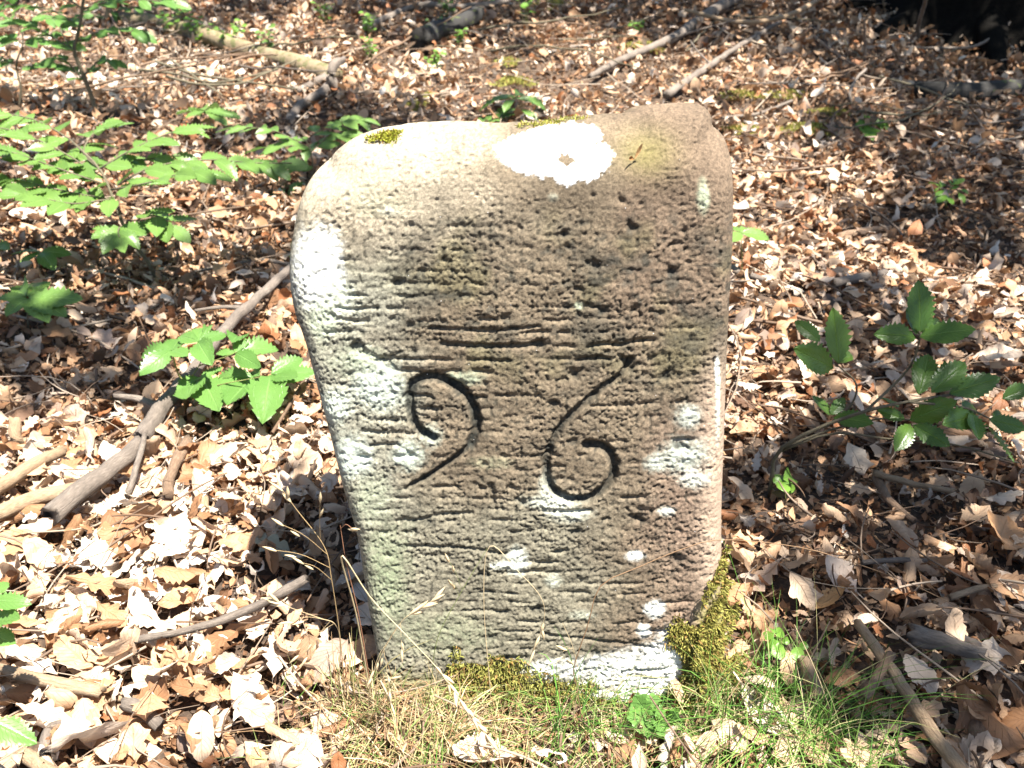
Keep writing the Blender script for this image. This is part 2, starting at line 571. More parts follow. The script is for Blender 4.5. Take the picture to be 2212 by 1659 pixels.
# flaked, blocky roughness between the furrows
blk = fbm(s * 38, t * 62, 42, 3, 0.55)
disp += fade * sstep(400, 560, py_of_t) * (0.0015 * blk + 0.0012 * np.minimum(noise(s * 85, t * 120, 43), 0.1))
# chips and pits
pits = [(1241, 808, 13), (1354, 782, 15), (1439, 815, 11), (1468, 965, 14), (1236, 954, 9), (1462, 1210, 12), (1161, 1316, 11), (1380, 1119, 14), (1197, 874, 11), (1219, 504, 10), (1285, 573, 12), (1369, 493, 11),
        (1450, 588, 12), (1303, 672, 10), (859, 610, 13), (892, 613, 8), (764, 748, 12), (888, 701, 9), (1245, 1150, 10), (1170, 745, 13), (1130, 1085, 10), (960, 560, 7), (1370, 670, 8), (1340, 1220, 7), (1285, 1415, 9), (1060, 1380, 10), (925, 1130, 9), (1040, 1245, 9)]
dark = np.zeros(s.shape)
rs = np.random.default_rng(5)
for _ in range(150):
    a, c = rs.uniform(700, 1520), rs.uniform(420, 1480)
    pits.append((a, c, rs.uniform(3, 8)))
for (a, c, rad) in pits:
    q = face_st(a, c); rr = rad / 1840 * 1.03
    w = noise(s * 90 + rad, t * 90, 40) + 0.6 * noise(s * 230, t * 230, 44)
    d = np.hypot((s - q[0]) * 0.85, (t - q[1]) * 1.15) * (1 + 0.6 * w)
    g = np.exp(-(np.abs(d) / rr) ** 2.6)
    disp -= fade * g * min(0.0065, rr * 0.8)
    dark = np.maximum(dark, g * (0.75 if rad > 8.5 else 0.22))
# grain
gmask = (0.6 + 0.4 * sstep(380, 620, py_of_t)) * (0.55 + 0.8 * sstep(-0.35, 0.4, fbm(s * 13, t * 17, 53, 2)))
disp += (0.45 + 0.55 * fade) * gmask * (0.0013 * fbm(s * 110, t * 130, 50, 4, 0.72) + 0.0012 * noise(s * 300, t * 330, 51) - 0.0014 * sstep(0.25, 0.5, noise(s * 170, t * 210, 52)))


gd = np.zeros(s.shape)


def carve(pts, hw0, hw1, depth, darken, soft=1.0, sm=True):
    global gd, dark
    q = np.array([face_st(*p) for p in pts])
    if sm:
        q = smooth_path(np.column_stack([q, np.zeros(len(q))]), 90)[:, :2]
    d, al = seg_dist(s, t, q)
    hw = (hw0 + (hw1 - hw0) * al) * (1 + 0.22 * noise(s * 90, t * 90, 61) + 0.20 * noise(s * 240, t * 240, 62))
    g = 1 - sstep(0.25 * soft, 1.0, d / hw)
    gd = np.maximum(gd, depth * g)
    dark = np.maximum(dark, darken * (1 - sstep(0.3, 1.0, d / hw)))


def z3(x, y): return (606.4 + x * 0.36554, 727.6 + y * 0.36554)
def z4(x, y): return (1091.4 + x * 0.36554, 727.6 + y * 0.36554)


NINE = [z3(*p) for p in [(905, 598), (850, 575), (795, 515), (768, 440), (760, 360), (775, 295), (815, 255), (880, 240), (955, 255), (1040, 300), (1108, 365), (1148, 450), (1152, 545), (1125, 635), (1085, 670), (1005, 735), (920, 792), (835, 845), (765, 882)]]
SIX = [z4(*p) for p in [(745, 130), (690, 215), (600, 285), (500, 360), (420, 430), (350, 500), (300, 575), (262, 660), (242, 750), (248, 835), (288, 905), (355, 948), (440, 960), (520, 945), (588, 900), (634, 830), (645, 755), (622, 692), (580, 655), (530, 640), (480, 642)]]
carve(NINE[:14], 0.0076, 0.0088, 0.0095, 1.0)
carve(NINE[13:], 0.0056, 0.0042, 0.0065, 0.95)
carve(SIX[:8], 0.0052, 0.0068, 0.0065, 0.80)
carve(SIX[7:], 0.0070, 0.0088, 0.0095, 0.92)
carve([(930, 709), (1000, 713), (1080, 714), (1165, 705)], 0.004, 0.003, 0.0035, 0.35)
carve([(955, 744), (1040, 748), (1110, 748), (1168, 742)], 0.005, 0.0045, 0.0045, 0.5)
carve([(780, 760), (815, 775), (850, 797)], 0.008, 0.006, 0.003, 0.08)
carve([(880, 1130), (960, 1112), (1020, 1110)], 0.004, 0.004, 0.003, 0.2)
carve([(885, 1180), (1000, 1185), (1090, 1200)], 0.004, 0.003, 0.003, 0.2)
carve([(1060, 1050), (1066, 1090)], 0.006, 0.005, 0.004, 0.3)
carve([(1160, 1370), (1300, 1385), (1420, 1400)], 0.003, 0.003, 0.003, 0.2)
disp = np.maximum(disp - gd, -0.13)

# colours of the stone (what grows on it and stains it)
pxn = 1106 + s * 0                                   # picture column of each face point
o3 = np.array(S_O)
PX = o3[0] + s * S_AX.x; PYW = o3[1] + t * T_AX.y; PZ = o3[2] + t * T_AX.z
pxx, pyy, _ = project(PX, PYW, PZ)


def blend(c, col, f):
    return c * (1 - f[..., None]) + np.array(col) * f[..., None]


grain = fbm(s * 260, t * 280, 74, 3, 0.8)
n_a = fbm(s * 16, t * 16, 70, 4); n_b = fbm(s * 60, t * 60, 71, 3); n_c = fbm(s * 220, t * 220, 72, 2)
c = np.zeros(s.shape + (3,)) + np.array((0.126, 0.098, 0.066))
c = blend(c, (0.30, 0.258, 0.188), np.clip(sstep(1230, 850, pxx + 150 * n_a) * sstep(640, 400, pyy + 90 * n_a), 0, 1) * 0.95)   # cream shoulder
c = blend(c, (0.128, 0.090, 0.062), sstep(1250, 1420, pxx + 120 * n_a) * sstep(820, 600, pyy) * 0.75)                      # browner right
c = blend(c, (0.102, 0.092, 0.047), sstep(0.0, 0.35, fbm(s * 11, t * 11, 73, 3)) * sstep(420, 520, pyy) * sstep(900, 760, pyy) * 0.55)   # olive algae band
c = blend(c, (0.215, 0.212, 0.165), sstep(970, 790, pxx + 110 * n_a) * sstep(460, 640, pyy) * 0.8)                      # grey-green left flank
c = blend(c, (0.165, 0.115, 0.083), sstep(1330, 1480, pxx + 60 * n_a) * sstep(800, 1000, pyy) * 0.8)                       # pinkish right flank
c = blend(c, (0.160, 0.152, 0.112), sstep(1000, 1150, pyy + 60 * n_a) * sstep(1400, 1200, pxx + 80 * n_a) * 0.7)
# black crust specks
bm_ = sstep(0.10, 0.38, n_b + 0.35 * n_a) * sstep(400, 520, pyy) * (0.35 + 0.65 * sstep(860, 640, pyy)) * sstep(780, 900, pxx)
c = blend(c, (0.024, 0.025, 0.021), bm_ * 0.66)
st_ = sstep(-0.05, 0.40, fbm(s * 15 + 3, t * 24, 76, 4, 0.6)) * sstep(420, 540, pyy) * (0.35 + 0.65 * sstep(950, 760, pyy)) * sstep(800, 930, pxx)
c = blend(c, (0.038, 0.036, 0.028), st_ * 0.62)
c *= (1 + 0.30 * fbm(s * 24, t * 30, 77, 3))[..., None]
c = blend(c, (0.035, 0.03, 0.02), sstep(0.22, 0.5, n_c) * 0.35 * sstep(380, 480, pyy))
pore = sstep(0.22, 0.46, noise(s * 170, t * 210, 52)) * (0.35 + 0.65 * sstep(380, 560, pyy))
c = blend(c, (0.016, 0.016, 0.012), pore * 0.7)
grain = fbm(s * 260, t * 280, 74, 3, 0.8)
c *= np.clip(1 + 0.75 * grain + 0.18 * n_b, 0.35, 2.2)[..., None]
c = blend(c, (0.30, 0.225, 0.165), sstep(0.05, 0.018, dr) * sstep(700, 900, pyy) * 0.8)
# lichen
PATCHES = [(690, 575, 62, 92, (0.74, 0.75, 0.72), 1.0), (735, 650, 50, 50, (0.55, 0.57, 0.50), 0.75), (700, 690, 40, 50, (0.46, 0.50, 0.40), 0.7), (780, 780, 70, 50, (0.36, 0.40, 0.31), .6),
           (815, 835, 62, 60, (0.50, 0.54, 0.50), 0.85), (730, 880, 40, 45, (0.5, 0.53, 0.48), 0.8), (760, 985, 45, 55, (0.52, 0.56, 0.52), 0.9), (885, 985, 42, 42, (0.50, 0.55, 0.50), 0.85), (930, 945, 30, 30, (.45, .48, .43), .6),
           (1000, 820, 50, 18, (0.36, 0.40, 0.31), 0.6), (800, 1080, 60, 60, (0.32, 0.34, 0.26), 0.55), (840, 1250, 55, 130, (0.25, 0.28, 0.19), 0.6), (960, 1370, 140, 60, (0.27, 0.28, 0.20), 0.5),
           (1485, 900, 34, 34, (0.58, 0.60, 0.56), 0.9), (1470, 985, 60, 48, (0.50, 0.53, 0.49), 0.75), (1500, 1035, 40, 26, (0.60, 0.60, 0.56), 0.85), (1420, 1000, 30, 26, (0.55, 0.57, 0.53), 0.8), (1440, 1105, 22, 12, (0.6, 0.6, 0.57), 0.8),
           (1195, 1085, 70, 20, (0.55, 0.55, 0.49), 0.85), (1230, 1110, 55, 20, (0.5, 0.5, 0.45), 0.75), (1180, 1055, 20, 40, (0.5, 0.5, 0.45), 0.6), (1370, 1200, 24, 14, (0.66, 0.67, 0.66), 0.95),
           (1115, 1210, 26, 34, (0.62, 0.63, 0.59), 0.9), (1080, 1222, 26, 10, (0.6, 0.6, 0.55), 0.85), (1195, 1255, 20, 16, (0.5, 0.5, 0.44), 0.7), (1412, 1318, 26, 20, (0.68, 0.68, 0.66), 0.95), (1390, 1362, 18, 16, (0.66, 0.66, 0.63), 0.95),
           (1385, 1425, 80, 36, (0.68, 0.68, 0.64), 0.78), (1300, 1440, 90, 26, (0.64, 0.64, 0.60), 0.7), (1190, 1447, 62, 24, (0.66, 0.66, 0.62), 0.78), (1340, 1490, 150, 40, (0.70, 0.70, 0.66), 0.85), (1420, 1500, 60, 70, (0.70, 0.70, 0.67), 0.85), (1395, 1560, 80, 50, (0.62, 0.63, 0.58), 0.95),
           (1440, 1430, 46, 70, (0.66, 0.66, 0.62), 0.85), (1258, 1330, 30, 12, (0.5, 0.5, 0.43), 0.6), (1520, 425, 14, 38, (0.40, 0.43, 0.33), 0.85), (1195, 425, 14, 12, (0.42, 0.40, 0.33), 0.6), (1250, 660, 12, 10, (0.36, 0.38, 0.3), 0.8), (820, 440, 70, 34, (0.46, 0.41, 0.31), 0.7), (770, 400, 60, 50, (0.5, 0.46, 0.36), 0.6), (845, 455, 26, 14, (0.6, 0.56, 0.47), 0.8),
           (1553, 860, 8, 90, (0.6, 0.6, 0.57), 0.9), (1550, 800, 7, 30, (0.66, 0.66, 0.64), 0.9), (1065, 1000, 50, 16, (.33, .31, .22), .5)]
raise_ = np.zeros(s.shape)
for (a, b_, rx, ry, colr, st) in PATCHES:
    d0 = np.sqrt(((pxx - a) / rx) ** 2 + ((pyy - b_) / ry) ** 2)
    d = d0 + 0.50 * n_a + 0.42 * n_b + 0.25 * n_c
    colr = tuple(v * w_ for v, w_ in zip(colr, (0.68, 0.70, 0.64))) if colr[0] < 0.64 else (0.62, 0.63, 0.58)
    spk_ = (0.45 + 0.55 * sstep(-0.3, 0.12, n_b + 0.4 * n_c)) * (0.55 + 0.45 * sstep(-0.22, 0.16, noise(s * 190, t * 210, 75) + 0.5 * grain))
    f = np.clip(sstep(1.22, 0.62, d) * (d0 < 1.6) * st * (spk_ + 0.55 * sstep(0.8, 0.3, d)), 0, 1)
    f = np.where(pyy > 1380, f * (0.5 + 0.5 * sstep(-0.28, 0.10, n_b + 0.5 * n_a)), f)
    c = blend(c, colr, f * (0.82 + 0.18 * np.clip(1 + n_c * 2, 0, 1)))
    raise_ = np.maximum(raise_, f)
BIGL = [(1070, 317), (1074, 337), (1097, 360), (1137, 377), (1170, 381), (1184, 374), (1204, 393), (1224, 403), (1247, 387), (1284, 384), (1310, 363), (1327, 337), (1317, 320), (1287, 310), (1302, 290), (1290, 270), (1237, 260), (1187, 265), (1137, 280), (1100, 300)]
dd, _ = seg_dist(pxx, pyy, BIGL, True)
dd = np.where(inside(pxx, pyy, BIGL), -dd, dd)
f = sstep(5, -3.5, dd + 11 * n_b + 9 * n_c + 5 * n_a + 5 * grain)
star = np.hypot((pxx - 1222) / 1.25, pyy - 343) / (13 + 2.5 * np.sin(np.arctan2(pyy - 343, pxx - 1222) * 5 + 0.4)) + 0.9 * n_b + 0.5 * n_c
hole = sstep(1.25, 0.85, star)
f = f * (1 - hole)
c = blend(c, np.array((0.78, 0.78, 0.76)), f * np.clip(1.0 + 0.3 * grain, 0.6, 1)); raise_ = np.maximum(raise_, f)
disp += 0.0010 * raise_ * fade
# moss-stained foot and crown, dirt in the cuts
c = blend(c, (0.135, 0.13, 0.03), sstep(1440, 1530, pyy + 40 * n_a) * sstep(1300, 1050, pxx + 90 * n_a) * 0.7)
c = blend(c, (0.17, 0.17, 0.04), sstep(1490, 1540, pxx + 30 * n_a) * sstep(1250, 1360, pyy + 60 * n_a) * 0.8)
c = blend(c, (0.19, 0.17, 0.055), np.exp(-(((pxx - 1400) / 60) ** 2 + ((pyy - 330) / 50) ** 2)) * 0.5)
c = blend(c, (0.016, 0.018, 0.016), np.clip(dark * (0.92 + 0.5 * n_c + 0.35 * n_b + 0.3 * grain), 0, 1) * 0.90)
c = np.clip(c, 0.006, 0.86)

pos = o3 + s[..., None] * np.array(S_AX) + t[..., None] * np.array(T_AX) + disp[..., None] * np.array(N_AX)
Vs = [pos.reshape(-1, 3)]; Cs = [c.reshape(-1, 3)]
i = (np.arange(NT - 1)[:, None] * NS + np.arange(NS - 1)[None]).reshape(-1)
Fs = [np.stack([i, i + 1, i + NS + 1, i + NS], 1)]
ring = np.concatenate([np.arange(NS), np.arange(1, NT) * NS + NS - 1, (NT - 1) * NS + np.arange(NS - 2, -1, -1), np.arange(NT - 2, 0, -1) * NS])
rp = pos.reshape(-1, 3)[ring]; rc = c.reshape(-1, 3)[ring]
cen = rp.mean(0); nr = len(ring); base0 = NS * NT; prev = ring
for k, (dep, shr) in enumerate([(0.012, 0.0), (0.03, -0.002), (0.055, -0.004), (0.085, -0.004), (0.11, 0.0), (0.13, 0.02), (0.142, 0.05), (0.147, 0.10)]):
    q = rp - np.array(N_AX) * dep
    q = q + (cen - np.array(N_AX) * dep - q) * shr
    q = q + 0.004 * fbm(np.arange(nr)[:, None] * 0.03 + np.arange(3)[None] * 31.7, np.full((nr, 3), dep * 40), 80, 2)
    col = rc * (0.9 - 0.02 * k) + np.array((0.03, 0.025, 0.012)) * 0.6
    Vs.append(q); Cs.append(np.clip(col, 0.02, 0.7))
    cur = base0 + np.arange(nr); nxt = np.roll(cur, -1); pn = np.roll(prev, -1)
    Fs.append(np.stack([prev, cur, nxt, pn], 1))
    prev = cur; base0 += nr
Vs.append((cen - np.array(N_AX) * 0.15)[None]); Cs.append(np.array([[0.2, 0.16, 0.11]]))
k = np.arange(0, nr - 1, 2)
Fs.append(np.stack([np.full(len(k), base0), prev[(k + 2) % nr], prev[k + 1], prev[k]], 1))
M_STONE, nt, b = mat_new('sandstone with lichen')
at = N_(nt, 'ShaderNodeAttribute', attribute_name='stain')
geo = N_(nt, 'ShaderNodeNewGeometry')
n1 = noise_n(nt, 420, 3, 0.7, geo.outputs['Position']); n2 = noise_n(nt, 900, 2, 0.6, geo.outputs['Position'])
hs = N_(nt, 'ShaderNodeHueSaturation'); nt.links.new(at.outputs['Color'], hs.inputs['Color'])
nt.links.new(math_(nt, 'ADD', math_(nt, 'MULTIPLY', n1, 1.1), 0.45), hs.inputs['Value'])
vo = N_(nt, 'ShaderNodeTexVoronoi'); vo.inputs['Scale'].default_value = 110; nt.links.new(geo.outputs['Position'], vo.inputs['Vector'])
spk = math_(nt, 'MULTIPLY', math_(nt, 'LESS_THAN', vo.outputs['Distance'], 0.055), math_(nt, 'GREATER_THAN', noise_n(nt, 35, 2, 0.5, geo.outputs['Position']), 0.62))
col = mixc(nt, spk, hs.outputs[0], (0.5, 0.5, 0.51))
nt.links.new(col, b.inputs['Base Color']); b.inputs['Roughness'].default_value = 0.92; b.inputs['Specular IOR Level'].default_value = 0.2
bn = N_(nt, 'ShaderNodeBump'); bn.inputs['Strength'].default_value = 0.55; bn.inputs['Distance'].default_value = 0.0016
nt.links.new(math_(nt, 'ADD', n1, math_(nt, 'MULTIPLY', n2, 0.5)), bn.inputs['Height']); nt.links.new(bn.outputs[0], b.inputs['Normal'])
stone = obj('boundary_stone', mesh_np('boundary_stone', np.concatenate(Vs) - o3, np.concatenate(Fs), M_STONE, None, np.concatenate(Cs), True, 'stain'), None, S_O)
tag(stone, 'weathered brown boundary stone carved with the number 96, blotched with white lichen', 'boundary stone')
STONE_POS = pos; STONE_PX = pxx; STONE_PY = pyy


def on_stone(px, py, out=0.0):
    d = (STONE_PX - px) ** 2 + (STONE_PY - py) ** 2
    k = np.unravel_index(np.argmin(d), d.shape)
    return Vector(STONE_POS[k]) + N_AX * out


# ------------------------------------------------------------------ leaves
def leaf_geo(L=0.07, W=0.042, kind='beech', nu=4, nv=8, curl=0.0, rollu=0.0, cup=0.0, pleat=0.0, crumple=0.0, twist=0.0, seed=0, stalk=False):
    v = np.linspace(0, 1, nv + 1); u = np.linspace(-1, 1, nu + 1)
    if kind == 'beech': w = np.sin(np.pi * np.clip(v, 0, 1) ** 0.84) ** (0.72 if nv < 16 else 0.86)
    elif kind == 'oak': w = (np.sin(np.pi * v ** 1.25) ** 0.7) * (0.72 + 0.28 * np.cos(2 * np.pi * (4.2 * v + 0.1)))
    elif kind == 'round': w = np.sin(np.pi * v) ** 0.5
    elif kind == 'lobed': w = (np.sin(np.pi * v ** 1.1) ** 0.6) * (0.8 + 0.2 * np.cos(2 * np.pi * (2.6 * v + 0.2)))
    else: w = np.sin(np.pi * v ** 1.1) ** 1.0
    rr = np.random.default_rng(seed)
    jag = 0.05 if kind == 'beech' else 0.08
    wl = w * (1 + jag * rr.standard_normal(nv + 1)); wr = w * (1 + jag * rr.standard_normal(nv + 1))
    if kind in ('beech', 'oak', 'round', 'lobed') and nv >= 8:           # toothed edge
        teeth = np.where(np.arange(nv + 1) % 2 == 0, 1.04, 0.95) if nv < 16 else np.where(np.arange(nv + 1) % 2 == 0, 1.09, 0.90); wl = wl * teeth; wr = wr * teeth
    wl[0] = wr[0] = 0.02; wl[-1] = wr[-1] = 0.01
    Uu, Vv = np.meshgrid(u, v)
    ww = np.where(Uu < 0, wl[:, None], wr[:, None])
    x = Uu * ww * W / 2
    y = Vv * L - np.abs(Uu) * 0 + np.abs(Uu) * ww * W * 0.12
    z = cup * np.abs(x) + pleat * W * np.cos(Vv * nv * np.pi + np.abs(Uu) * 0) * np.abs(Uu) * ww
    if crumple:
        z = z + crumple * L * (noise(Uu * 1.2 + seed * 3.3, Vv * 2.5, seed % 40) + 0.5 * noise(Uu * 2.7 + seed, Vv * 5, seed % 37))
    if rollu:
        R = W / 2 / max(abs(rollu), 1e-3); a = x / R * np.sign(rollu)
        x2 = R * np.sin(x / R); z = z + np.sign(rollu) * R * (1 - np.cos(x / R)); x = x2
    if twist:
        a = twist * (Vv - 0.5); x, z = x * np.cos(a) - z * np.sin(a), x * np.sin(a) + z * np.cos(a)
    if abs(curl) > 1e-3:
        R = L / curl; a = y / R
        y, z = (R - z) * np.sin(a), R - (R - z) * np.cos(a)
    Vx = np.stack([x, y, z], -1).reshape(-1, 3)
    i = (np.arange(nv)[:, None] * (nu + 1) + np.arange(nu)[None]).reshape(-1)
    F = np.stack([i, i + 1, i + nu + 2, i + nu + 1], 1)
    uv = np.stack([(Uu + 1) / 2, Vv], -1).reshape(-1, 2)
    if stalk:
        n = len(Vx); st = 0.0010
        Vx = np.vstack([Vx, [[-st, -0.16 * L, -0.002], [st, -0.16 * L, -0.002], [st, 0.03 * L, 0.0005], [-st, 0.03 * L, 0.0005]]])
        F = np.vstack([F, [[n, n + 1, n + 2, n + 3]]]); uv = np.vstack([uv, [[.5, 0], [.5, 0], [.5, .05], [.5, .05]]])
    return Vx, F, uv


def dead_templates(nu, nv, n, seed):
    out = []; r = np.random.default_rng(seed)
    for k in range(n):
        kind = ['beech', 'beech', 'oak', 'beech', 'beech', 'beech', 'lobed'][k % 7]
        L = 1.0; W = {'beech': 0.62, 'oak': 0.6, 'lobed': 0.85}[kind] * r.uniform(0.72, 1.12)
        V, F, uv = leaf_geo(L, W, kind, nu, nv, curl=r.normal(0.3, 1.1), rollu=r.normal(0.45, 0.8), cup=r.normal(0, 0.3), pleat=0.03 if kind == 'beech' and nv >= 8 else 0,
                            crumple=r.uniform(0.05, 0.18), twist=r.normal(0, 0.5), seed=seed * 100 + k, stalk=(nv >= 8))
        if k % 5 == 4:
            V, F, uv = leaf_geo(L, W, kind, nu, nv, curl=r.normal(0, 0.3), rollu=r.uniform(1.6, 2.6), crumple=r.uniform(0.04, 0.12), twist=r.normal(0, 0.4), seed=seed * 100 + k)
        if k % 3 == 1:                                     # torn: a bite out of one side or the tip gone
            fc = uv[F].mean(1); cx, cy = r.choice([0.0, 1.0, 0.5]), r.uniform(0.35, 1.0)
            gone = np.hypot((fc[:, 0] - cx) * 0.8, fc[:, 1] - cy) < r.uniform(0.2, 0.42)
            if gone.sum() < len(F) * 0.6: F = F[~gone]
            us, inv = np.unique(F, return_inverse=True); V = V[us]; uv = uv[us]; F = inv.reshape(F.shape)
        V = V - V.mean(0)
        out.append((V, F, uv))
    return out


def rot_mats(yaw, pitch, rollv):
    cy, sy, cp, sp, cr, sr = np.cos(yaw), np.sin(yaw), np.cos(pitch), np.sin(pitch), np.cos(rollv), np.sin(rollv)
    R = np.empty((len(yaw), 3, 3))
    R[:, 0, 0] = cy * cr - sy * sp * sr; R[:, 0, 1] = -sy * cp; R[:, 0, 2] = cy * sr + sy * sp * cr
    R[:, 1, 0] = sy * cr + cy * sp * sr; R[:, 1, 1] = cy * cp; R[:, 1, 2] = sy * sr - cy * sp * cr
    R[:, 2, 0] = -cp * sr; R[:, 2, 1] = sp; R[:, 2, 2] = cp * cr
    return R


def scatter(geo, temps, pick, posn, scale, R, tint):
    for k, (V, F, uv) in enumerate(temps):
        m = np.where(pick == k)[0]
        if not len(m): continue
        W = np.einsum('nij,vj->nvi', R[m], V) * scale[m][:, None, None] + posn[m][:, None, :]
        n = len(V)
        FF = (F[None] + (np.arange(len(m)) * n)[:, None, None]).reshape(-1, 4)
        geo.add(W.reshape(-1, 3), FF, np.tile(uv, (len(m), 1)), np.repeat(tint[m], n, 0))


def blob(px, py, lst, base):
    d = np.full(np.shape(px), base, float)
    for (a, c, rx, ry, w) in lst:
        d = d + w * np.exp(-(((px - a) / rx) ** 2 + ((py - c) / ry) ** 2))
    return d


# where the litter lies thick and thin, as seen in the picture
LITTER = [(1150, 185, 250, 60, -0.95), (1400, 215, 160, 30, -0.4), (860, 1600, 330, 110, -0.9), (1250, 1620, 300, 90, -0.55), (1800, 1110, 260, 110, -0.6), (1850, 1450, 300, 160, -0.45), (1650, 260, 120, 30, -0.4),
          (1780, 285, 150, 25, -0.5), (700, 1450, 80, 60, -0.3), (1100, 1525, 330, 45, -0.9), (1400, 1510, 130, 70, -0.9), (1520, 1560, 120, 60, -0.5)]
SUN_SHADE_TONE = [(230, 1250, 330, 230, 0.60), (1950, 1100, 250, 120, -0.22), (2050, 330, 250, 130, -0.18), (1800, 620, 260, 200, 0.04), (1200, 60, 500, 80, -0.18), (300, 480, 400, 200, -0.06), (2000, 480, 260, 60, -0.1), (1100, 150, 500, 90, .10), (250, 150, 320, 90, .26), (1700, 480, 200, 160, .05), (1950, 1450, 250, 150, -0.1)]  # leaf colour paled for sunlit areas, darkened for shaded ones


SIZES = [(1850, 1200, 330, 230, -0.28), (1850, 1500, 300, 160, -0.2), (350, 1350, 350, 300, 0.05)]


def in_stone(x, y):
    return (np.abs(x - 0.0) < 0.20) & (y > 0.815) & (y < 0.99) | ((x > -0.17) & (x < 0.235) & (y > 0.795) & (y < 0.96))


def litter_zone(x0, x1, y0, y1, dens, zmax, tilt):
    n = int((x1 - x0) * (y1 - y0) * dens)
    x = RNG.uniform(x0, x1, n); y = RNG.uniform(y0, y1, n)
    px, py, f = project(x, y, ground_z(x, y))
    keep = RNG.random(n) < np.clip(blob(px, py, LITTER, 1.0) + 0.5 * noise(x * 2.6, y * 2.6, 77), 0.04, 1)
    keep &= ~in_stone(x, y)
    out = np.clip((np.abs(px - 1106) - 1500) / 900, 0, 1)
    keep &= (RNG.random(n) > out * 0.45) & (py < 2300)
    x, y, px, py, f = x[keep], y[keep], px[keep], py[keep], f[keep]
    n = len(x)
    lay = RNG.random(n)
    z = ground_z(x, y) + 0.003 + zmax * lay
    tone = np.clip(RNG.normal(0.50, 0.22, n) + blob(px, py, SUN_SHADE_TONE, 0.0) + 0.20 * (lay - 0.45) + 0.16 * noise(x * 1.7, y * 1.7, 78), 0.02, 1)
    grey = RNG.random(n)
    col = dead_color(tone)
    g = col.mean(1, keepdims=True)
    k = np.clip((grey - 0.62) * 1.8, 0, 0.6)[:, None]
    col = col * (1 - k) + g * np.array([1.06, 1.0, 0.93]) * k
    red = (RNG.random(n) < 0.07)
    col[red] = np.array([0.27, 0.11, 0.045]) * RNG.uniform(0.6, 1.3, (red.sum(), 1))
    size = np.clip(RNG.normal(0.050, 0.019, n), 0.014, 0.10) * np.clip(blob(px, py, SIZES, 1.0), 0.5, 1.3)
    R = rot_mats(RNG.uniform(0, 6.283, n), RNG.normal(0, tilt, n), RNG.normal(0, tilt, n) + np.pi * (RNG.random(n) < 0.5))
    return np.stack([x, y, z], 1), size, R, col, f, px, py, lay


T_NEAR = dead_templates(4, 14, 26, 1); T_MID = dead_templates(2, 6, 18, 2); T_FAR = dead_templates(2, 4, 18, 3)
litter = Geo()
# near: the largest in view become single leaves
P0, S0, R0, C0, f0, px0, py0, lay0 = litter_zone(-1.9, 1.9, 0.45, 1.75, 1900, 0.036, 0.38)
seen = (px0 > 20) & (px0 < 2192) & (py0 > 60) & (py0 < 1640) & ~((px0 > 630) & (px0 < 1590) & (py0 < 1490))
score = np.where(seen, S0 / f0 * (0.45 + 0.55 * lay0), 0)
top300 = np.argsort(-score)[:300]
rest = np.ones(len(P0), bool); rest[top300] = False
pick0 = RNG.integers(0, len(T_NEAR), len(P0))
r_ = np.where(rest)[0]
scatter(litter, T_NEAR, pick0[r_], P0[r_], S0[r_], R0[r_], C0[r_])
single_meshes = [mesh_np('dead_leaf', V, F, M_DEAD1, uv) for V, F, uv in T_NEAR]
for q in top300:
    o = bpy.data.objects.new('dead_leaf', single_meshes[pick0[q]])
    M4 = Matrix([[*(R0[q][0] * S0[q]), P0[q][0]], [*(R0[q][1] * S0[q]), P0[q][1]], [*(R0[q][2] * S0[q]), P0[q][2] + 0.006], [0, 0, 0, 1]])
    link(o, floor); o.matrix_world = M4
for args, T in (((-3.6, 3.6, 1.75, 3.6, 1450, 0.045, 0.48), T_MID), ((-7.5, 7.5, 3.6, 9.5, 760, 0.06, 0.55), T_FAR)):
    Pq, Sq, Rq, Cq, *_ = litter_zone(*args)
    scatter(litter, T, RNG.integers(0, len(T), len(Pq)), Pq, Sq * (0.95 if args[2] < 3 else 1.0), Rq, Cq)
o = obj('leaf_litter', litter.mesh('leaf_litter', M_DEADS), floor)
tag(o, kind='stuff')

# crumbs: broken leaf bits, bud scales and needles
crumb = Geo()
CR = [leaf_geo(1, 0.6, 'plain', 2, 2, curl=0.8, crumple=0.2, seed=k) for k in range(4)] + [leaf_geo(1, 0.10, 'plain', 2, 2, curl=0.4, seed=9), leaf_geo(1, 0.16, 'plain', 2, 2, curl=-0.5, twist=0.8, seed=10)]
for (x0, x1, y0, y1, dens, sc) in ((-1.4, 1.4, 0.5, 1.75, 9000, 0.016), (-3, 3, 1.75, 3.4, 3000, 0.022), (-4, 4, 3.4, 6.5, 1500, 0.03)):
    n = int((x1 - x0) * (y1 - y0) * dens)
    x = RNG.uniform(x0, x1, n); y = RNG.uniform(y0, y1, n); z = ground_z(x, y) + RNG.uniform(0.001, 0.014, n)
    px, py, f = project(x, y, z); k = ~in_stone(x, y) & (np.abs(px - 1106) < 1900) & (py < 1900)
    x, y, z = x[k], y[k], z[k]; n = len(x)
    colr = dead_color(np.clip(RNG.normal(0.42, 0.25, n), 0, 1))
    scatter(crumb, CR, RNG.integers(0, len(CR), n), np.stack([x, y, z], 1), sc * RNG.uniform(0.5, 1.7, n), rot_mats(RNG.uniform(0, 6.28, n), RNG.normal(0, .5, n), RNG.normal(0, .5, n)), colr)
o = obj('leaf_crumbs', crumb.mesh('leaf_crumbs', M_DEADS), floor); tag(o, kind='stuff')

